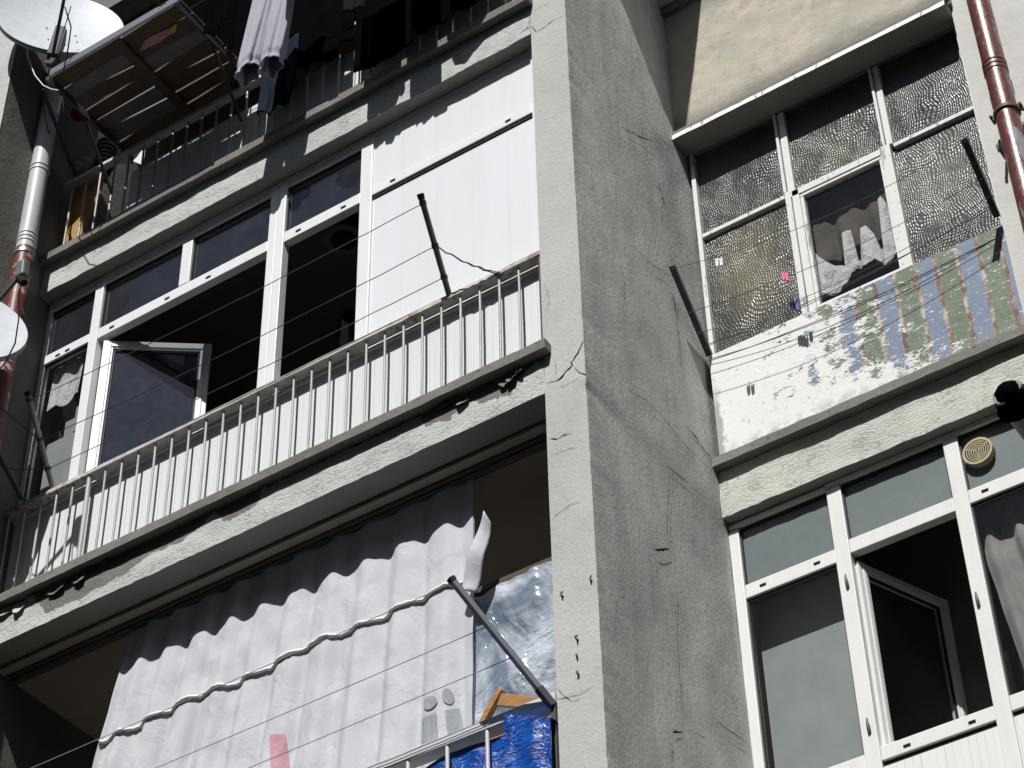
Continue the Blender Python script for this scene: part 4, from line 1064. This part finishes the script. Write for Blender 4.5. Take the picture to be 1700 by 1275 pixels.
# ------------------------------------------------------------------ plank shelf over the upper railing
ZS = 3.95
t = thing('plank_shelf', 'shelf of old dark planks on iron brackets above the upper railing', 'shelf', (-2.95,-.3,ZS))
ys = [-.665, -.555, -.445, -.335, -.225, -.115, -.005]
for i, y in enumerate(ys):
    segs = [(-3.465, -2.925), (-2.895, -2.385)]
    for j, (xa, xb_) in enumerate(segs):
        sk = .012*math.sin(i*2.3+j); wdt = (.109, .097, .103, .111, .094, .109, .101)[(i*2+j*3) % 7]
        if i == 2 and j == 0: xa += .10
        mb = MB(); mb.add([(xa,y+sk,ZS),(xb_,y-sk,ZS+.004),(xb_,y+wdt-sk,ZS+.004),(xa,y+wdt+sk*.5,ZS),(xa,y+sk,ZS+.018),(xb_,y-sk,ZS+.022),(xb_,y+wdt-sk,ZS+.022),(xa,y+wdt+sk*.5,ZS+.018)],
              [(0,1,2,3),(7,6,5,4),(0,4,5,1),(1,5,6,2),(2,6,7,3),(3,7,4,0)])
        mb.build('plank', m_plankg if (i, j) in ((1,0),(4,0),(5,0),(2,1)) else m_plank, t)
for x in (-3.475, -2.405):
    mb = MB(); mb.obox((x,-.69,ZS-.02),(x,.14,ZS-.02), .030, .030); mb.obox((x+.012,-.69,ZS-.045),(x+.012,.14,ZS-.045), .006, .03); br = mb.build('bracket', m_iron, t)
    mb = MB(); mb.obox((x,-.34,ZS-.04),(x+.01,.0,ZS-.50), .018, .012); mb.build('strut', m_iron, t)
mb = MB(); mb.obox((-2.91,-.68,ZS-.02),(-2.91,.14,ZS-.02), .06, .035); mb.build('cross_beam', m_woodd, t)
mb = MB(); mb.box(-3.445,-2.385,-.705,-.685,ZS-.03,ZS+.03); mb.build('front_edge', m_alu, t)
mb = MB(); mb.obox(P(70,148,1,-.45), P(125,290,1,0.0), .020, .020); tag(mb.build('clothes_prop', m_iron), 'thin dark iron arm in front of the left drainpipe', 'metal arm')
c = P(258,66,2,ZS-.005); mb = MB(); q = [(232,85),(240,68),(252,60),(285,45),(290,52),(262,72),(240,82)]
mb.poly([(p.x,p.y,ZS-.006) for p in [P(x,y,2,ZS-.006) for x, y in q]], (0,0,1), .003); o = mb.build('wrapper', m_pink); tag(o, 'torn pink wrapper stuck under the plank shelf', 'wrapper')
mb = MB(); mb.poly([(p.x,p.y,ZS-.007) for p in [P(x,y,2,ZS-.007) for x, y in ((284,46),(294,39),(291,53),(286,56))]], (0,0,1), .003); mb.build('yellow_end', m_yel, o)
mb = MB()
for k in range(26):
    c = P(262+random.random()*26, 16-random.random()*14, 2, ZS+.03) ; a_ = random.random()*6
    mb.add([c+Vector((.018*math.cos(a_+q*2.1), .012*math.sin(a_+q*2.1), .012*math.sin(a_*3+q))) for q in range(3)], [(0,1,2)])
tag(mb.build('dry_leaves', m_leaf), 'dry leaves caught on the front edge of the plank shelf', 'leaves', kind='stuff')

# ------------------------------------------------------------------ upper balcony contents
mb = MB(); mb.box(-3.42,-.24,.105,.125,3.107,3.72); mb.box(-3.30,-2.3,.095,.105,3.60,3.70); tag(mb.build('balcony_screen', m_slat), 'shaded white sheeting behind the upper balcony balusters', 'screen')
mb = MB(); q = [(100,405),(118,318),(150,298),(172,285),(166,320),(150,352),(135,395)]
mb.poly([(p.x,.085,p.z) for p in [P(x,y,1,.085) for x, y in q]], (0,1,0), .015); tag(mb.build('chipboard', m_board), 'orange chipboard sheet leaning behind the upper left balusters', 'board')
mb = MB()
for k in range(9):
    c = P(132+k*4.2, 277-k*2.0+4*math.sin(k*2), 1, .12)
    mb.tube([c+Vector((-.04,0,.0)), c+Vector((-.02,-.01,.03)), c+Vector((.01,0,.02)), c+Vector((.04,.01,-.01))], [.012,.024,.026,.012], 8)
tag(mb.build('crumpled_cloth', m_lace), 'crumpled grey cloth heaped on the upper left rail', 'cloth')
t = thing('bucket', 'dark ribbed bucket with a sunlit rim behind the upper left rail', 'bucket', (-3.5,.16,3.9))
c = P(174,262,1,.16); mb = MB(); pts = [c+Vector((.03*i, 0, .05*i-.09)) for i in range(5)]; mb.tube([c+Vector((0,0,-.1)), c+Vector((0,0,.06)), c+Vector((0,0,.14))], [.055,.075,.062], 20); mb.build('body', m_char, t)
for k in range(5):
    mb = MB(); mb.tube([c+Vector((0,0,-.08+.04*k)), c+Vector((0,0,-.07+.04*k))], .074, 20); mb.build('rib', m_lnb, t)
mb = MB(); mb.tube([c+Vector((0,0,.14)), c+Vector((0,0,.155))], [.066,.06], 20); mb.build('rim', m_white, t)
mb = MB(); mb.tube([P(131,190,1,-.1)+Vector((0,0,k*.03-.05)) for k in range(4)], [.02,.05,.06,.02], 12); tag(mb.build('cloth_bundle', m_redc), 'dark red bundle hanging beneath the shelf bracket', 'cloth')
mb = MB(); mb.poly([(p.x,p.y-.0,p.z) for p in [P(x,y,1,-.3) for x, y in ((82,176),(98,149),(101,152),(95,187))]], (0,1,0), .02); tag(mb.build('plastic_cup', m_white), 'pale tapered plastic piece beside the thin iron arm', 'plastic piece')
mb = MB(); cloth(mb, -3.93, -3.45, [(-3.93,4.35),(-3.45,4.2)], [(-3.93,4.02),(-3.8,3.98),(-3.6,4.05),(-3.45,3.9)], .22, .03, 3, 2, 40, 20)
tag(mb.build('hanging_sheet', m_dishb), 'grey sheet hanging deep in the upper left balcony', 'sheet')

# laundry
YT = -.40
t = thing('trousers', 'pair of lilac grey trousers hanging upside in the sun, cuffs down', 'trousers', (-1.95,YT,4.0))
def leg(x0t, x1t, x0b, x1b, zt, zb, yc, seed):
    mb = MB(); 
    def fn(u, v):
        ang = u*2*math.pi
        a0 = x0t+(x0b-x0t)*v; a1 = x1t+(x1b-x1t)*v; rx = (a1-a0)/2; cx = (a0+a1)/2; ry = .030+.035*v
        k = 1 + .10*math.sin(ang*5+seed+v*1.5)*(.4+v) + .05*math.sin(ang*11+seed*2)
        if v > .90: k *= 1 - .14*math.sin((v-.90)/.10*math.pi)**2 ; k *= 1+.03*math.sin(ang*26)
        z = zt+(zb-zt)*v - .012*math.sin(ang*3+seed)*max(0,v-.8)*5 + .03*math.cos(ang)*max(0,v-.8)*5
        return (cx+rx*k*math.cos(ang), yc+ry*k*math.sin(ang), z)
    mb.grid(fn, 64, 60); return mb
leg(-1.99,-1.80,-2.09,-1.945,4.3,3.255,YT,0).build('trouser_leg', m_trous, t, solid=.003)
leg(-1.82,-1.66,-1.925,-1.785,4.3,3.235,YT+.02,2).build('trouser_leg', m_trous, t, solid=.003)
def garment(name, label, cat, x0, x1, top, bot, Y, mat, amp=.02, freq=4, seed=0, group=None, **kw):
    mb = MB(); cloth(mb, x0, x1, top, bot, Y, amp, freq, seed, 60, 30, **kw); o = mb.build(name, mat, solid=.004)
    return tag(o, label, cat, group)
def prof_px(pts, Y): return sorted([(P(x,y,1,Y).x, P(x,y,1,Y).z) for x, y in pts])
YB = -.005
pf = prof_px([(428,190),(440,188),(452,192),(462,175),(478,168),(490,150)], -.02)
garment('jeans', 'dark navy jeans hanging beside the lilac trousers', 'jeans', pf[0][0], pf[-1][0], 4.0, pf, -.02, m_navy, .02, 3, 1)
pf = prof_px([(478,178),(496,113),(510,117),(512,105),(520,103),(548,102),(550,96),(557,94),(561,75),(571,70),(586,68)], YB)
garment('black_blanket', 'black blanket on the upper rail left of the grey window strip', 'blanket', pf[0][0], pf[-1][0], 4.7, pf, YB, m_blk, .006, 3, 2)
pf = prof_px([(587,120),(600,118),(640,100),(660,88),(683,70)], YB)
garment('black_blanket', 'black blanket reaching down to the ledge in the middle of the upper rail', 'blanket', pf[0][0], pf[-1][0], 4.7, pf, YB, m_blk, .006, 3, 3)
pf = prof_px([(684,38),(688,51),(697,60),(705,56),(709,53),(716,42),(732,38),(739,39),(752,30),(750,14),(759,16),(764,18),(790,7),(799,0),(840,-15)], YB)
garment('black_blanket', 'black blanket with scalloped hem at the right end of the upper rail', 'blanket', pf[0][0], pf[-1][0], 4.7, pf, YB, m_blk, .006, 3, 4)
pf = prof_px([(380,160),(400,152),(430,150),(455,165),(480,170)], .07)
garment('black_blanket', 'black sheet added to darken the upper balcony behind the lilac trousers', 'blanket', pf[0][0], pf[-1][0], 4.9, pf, .07, m_blk, .01, 3, 5)  # added sheet, stands in for the dark opening behind the trousers
LG = 'dark laundry on the upper washing line'
# garments on the outer line; their hems show at the top edge and shade the beam
garment('dark_shirt', 'charcoal trousers hem at the top edge, left of the darkest laundry', 'shirt', -1.30, -1.03, 4.3, [(-1.30,3.32),(-1.22,3.30),(-1.15,3.27),(-1.10,3.34),(-1.03,3.42)], YT, m_char, .02, 3, 4, LG)
garment('dark_shirt', 'charcoal garment with pale ruffle at the top edge beside lilac trousers', 'shirt', -1.36, -1.31, 4.3, 3.55, YT, m_char, .01, 1, 5, LG)
garment('dark_towel', 'black towel with curved hem on the upper line right of centre', 'towel', -.99, -.77, 4.3, [(-.99,3.30),(-.77,3.30)], YT, m_blk, .012, 2, 6, LG)
garment('dark_towel', 'black towel nearest the pillar on the upper washing line', 'towel', -.70, -.30, 4.3, [(-.70,3.50),(-.66,3.42),(-.60,3.39),(-.52,3.42),(-.44,3.50),(-.36,3.64),(-.30,3.72)], YT, m_blk, .012, 2, 7, LG)
garment('dark_shirt', 'black shirt at the top edge, left of the lilac trousers', 'shirt', -2.32, -2.14, 4.4, [(-2.32,3.74),(-2.25,3.70),(-2.14,3.78)], YT-.1, m_blk, .015, 2, 8, LG)
garment('dark_towel', 'dark towel above the dish shadow at the top left line', 'towel', -1.68, -1.42, 4.5, [(-1.68,3.92),(-1.42,3.86)], YT-.25, m_char, .015, 2, 9, LG)
mb = MB(); mb.tube([(-2.6,YT,4.3),(-.3,YT,4.3)], .003, 6); tag(mb.build('washing_line', m_wire), 'upper washing line above the photo carrying the laundry', 'washing line')
print('OBJECTS', len(bpy.data.objects))
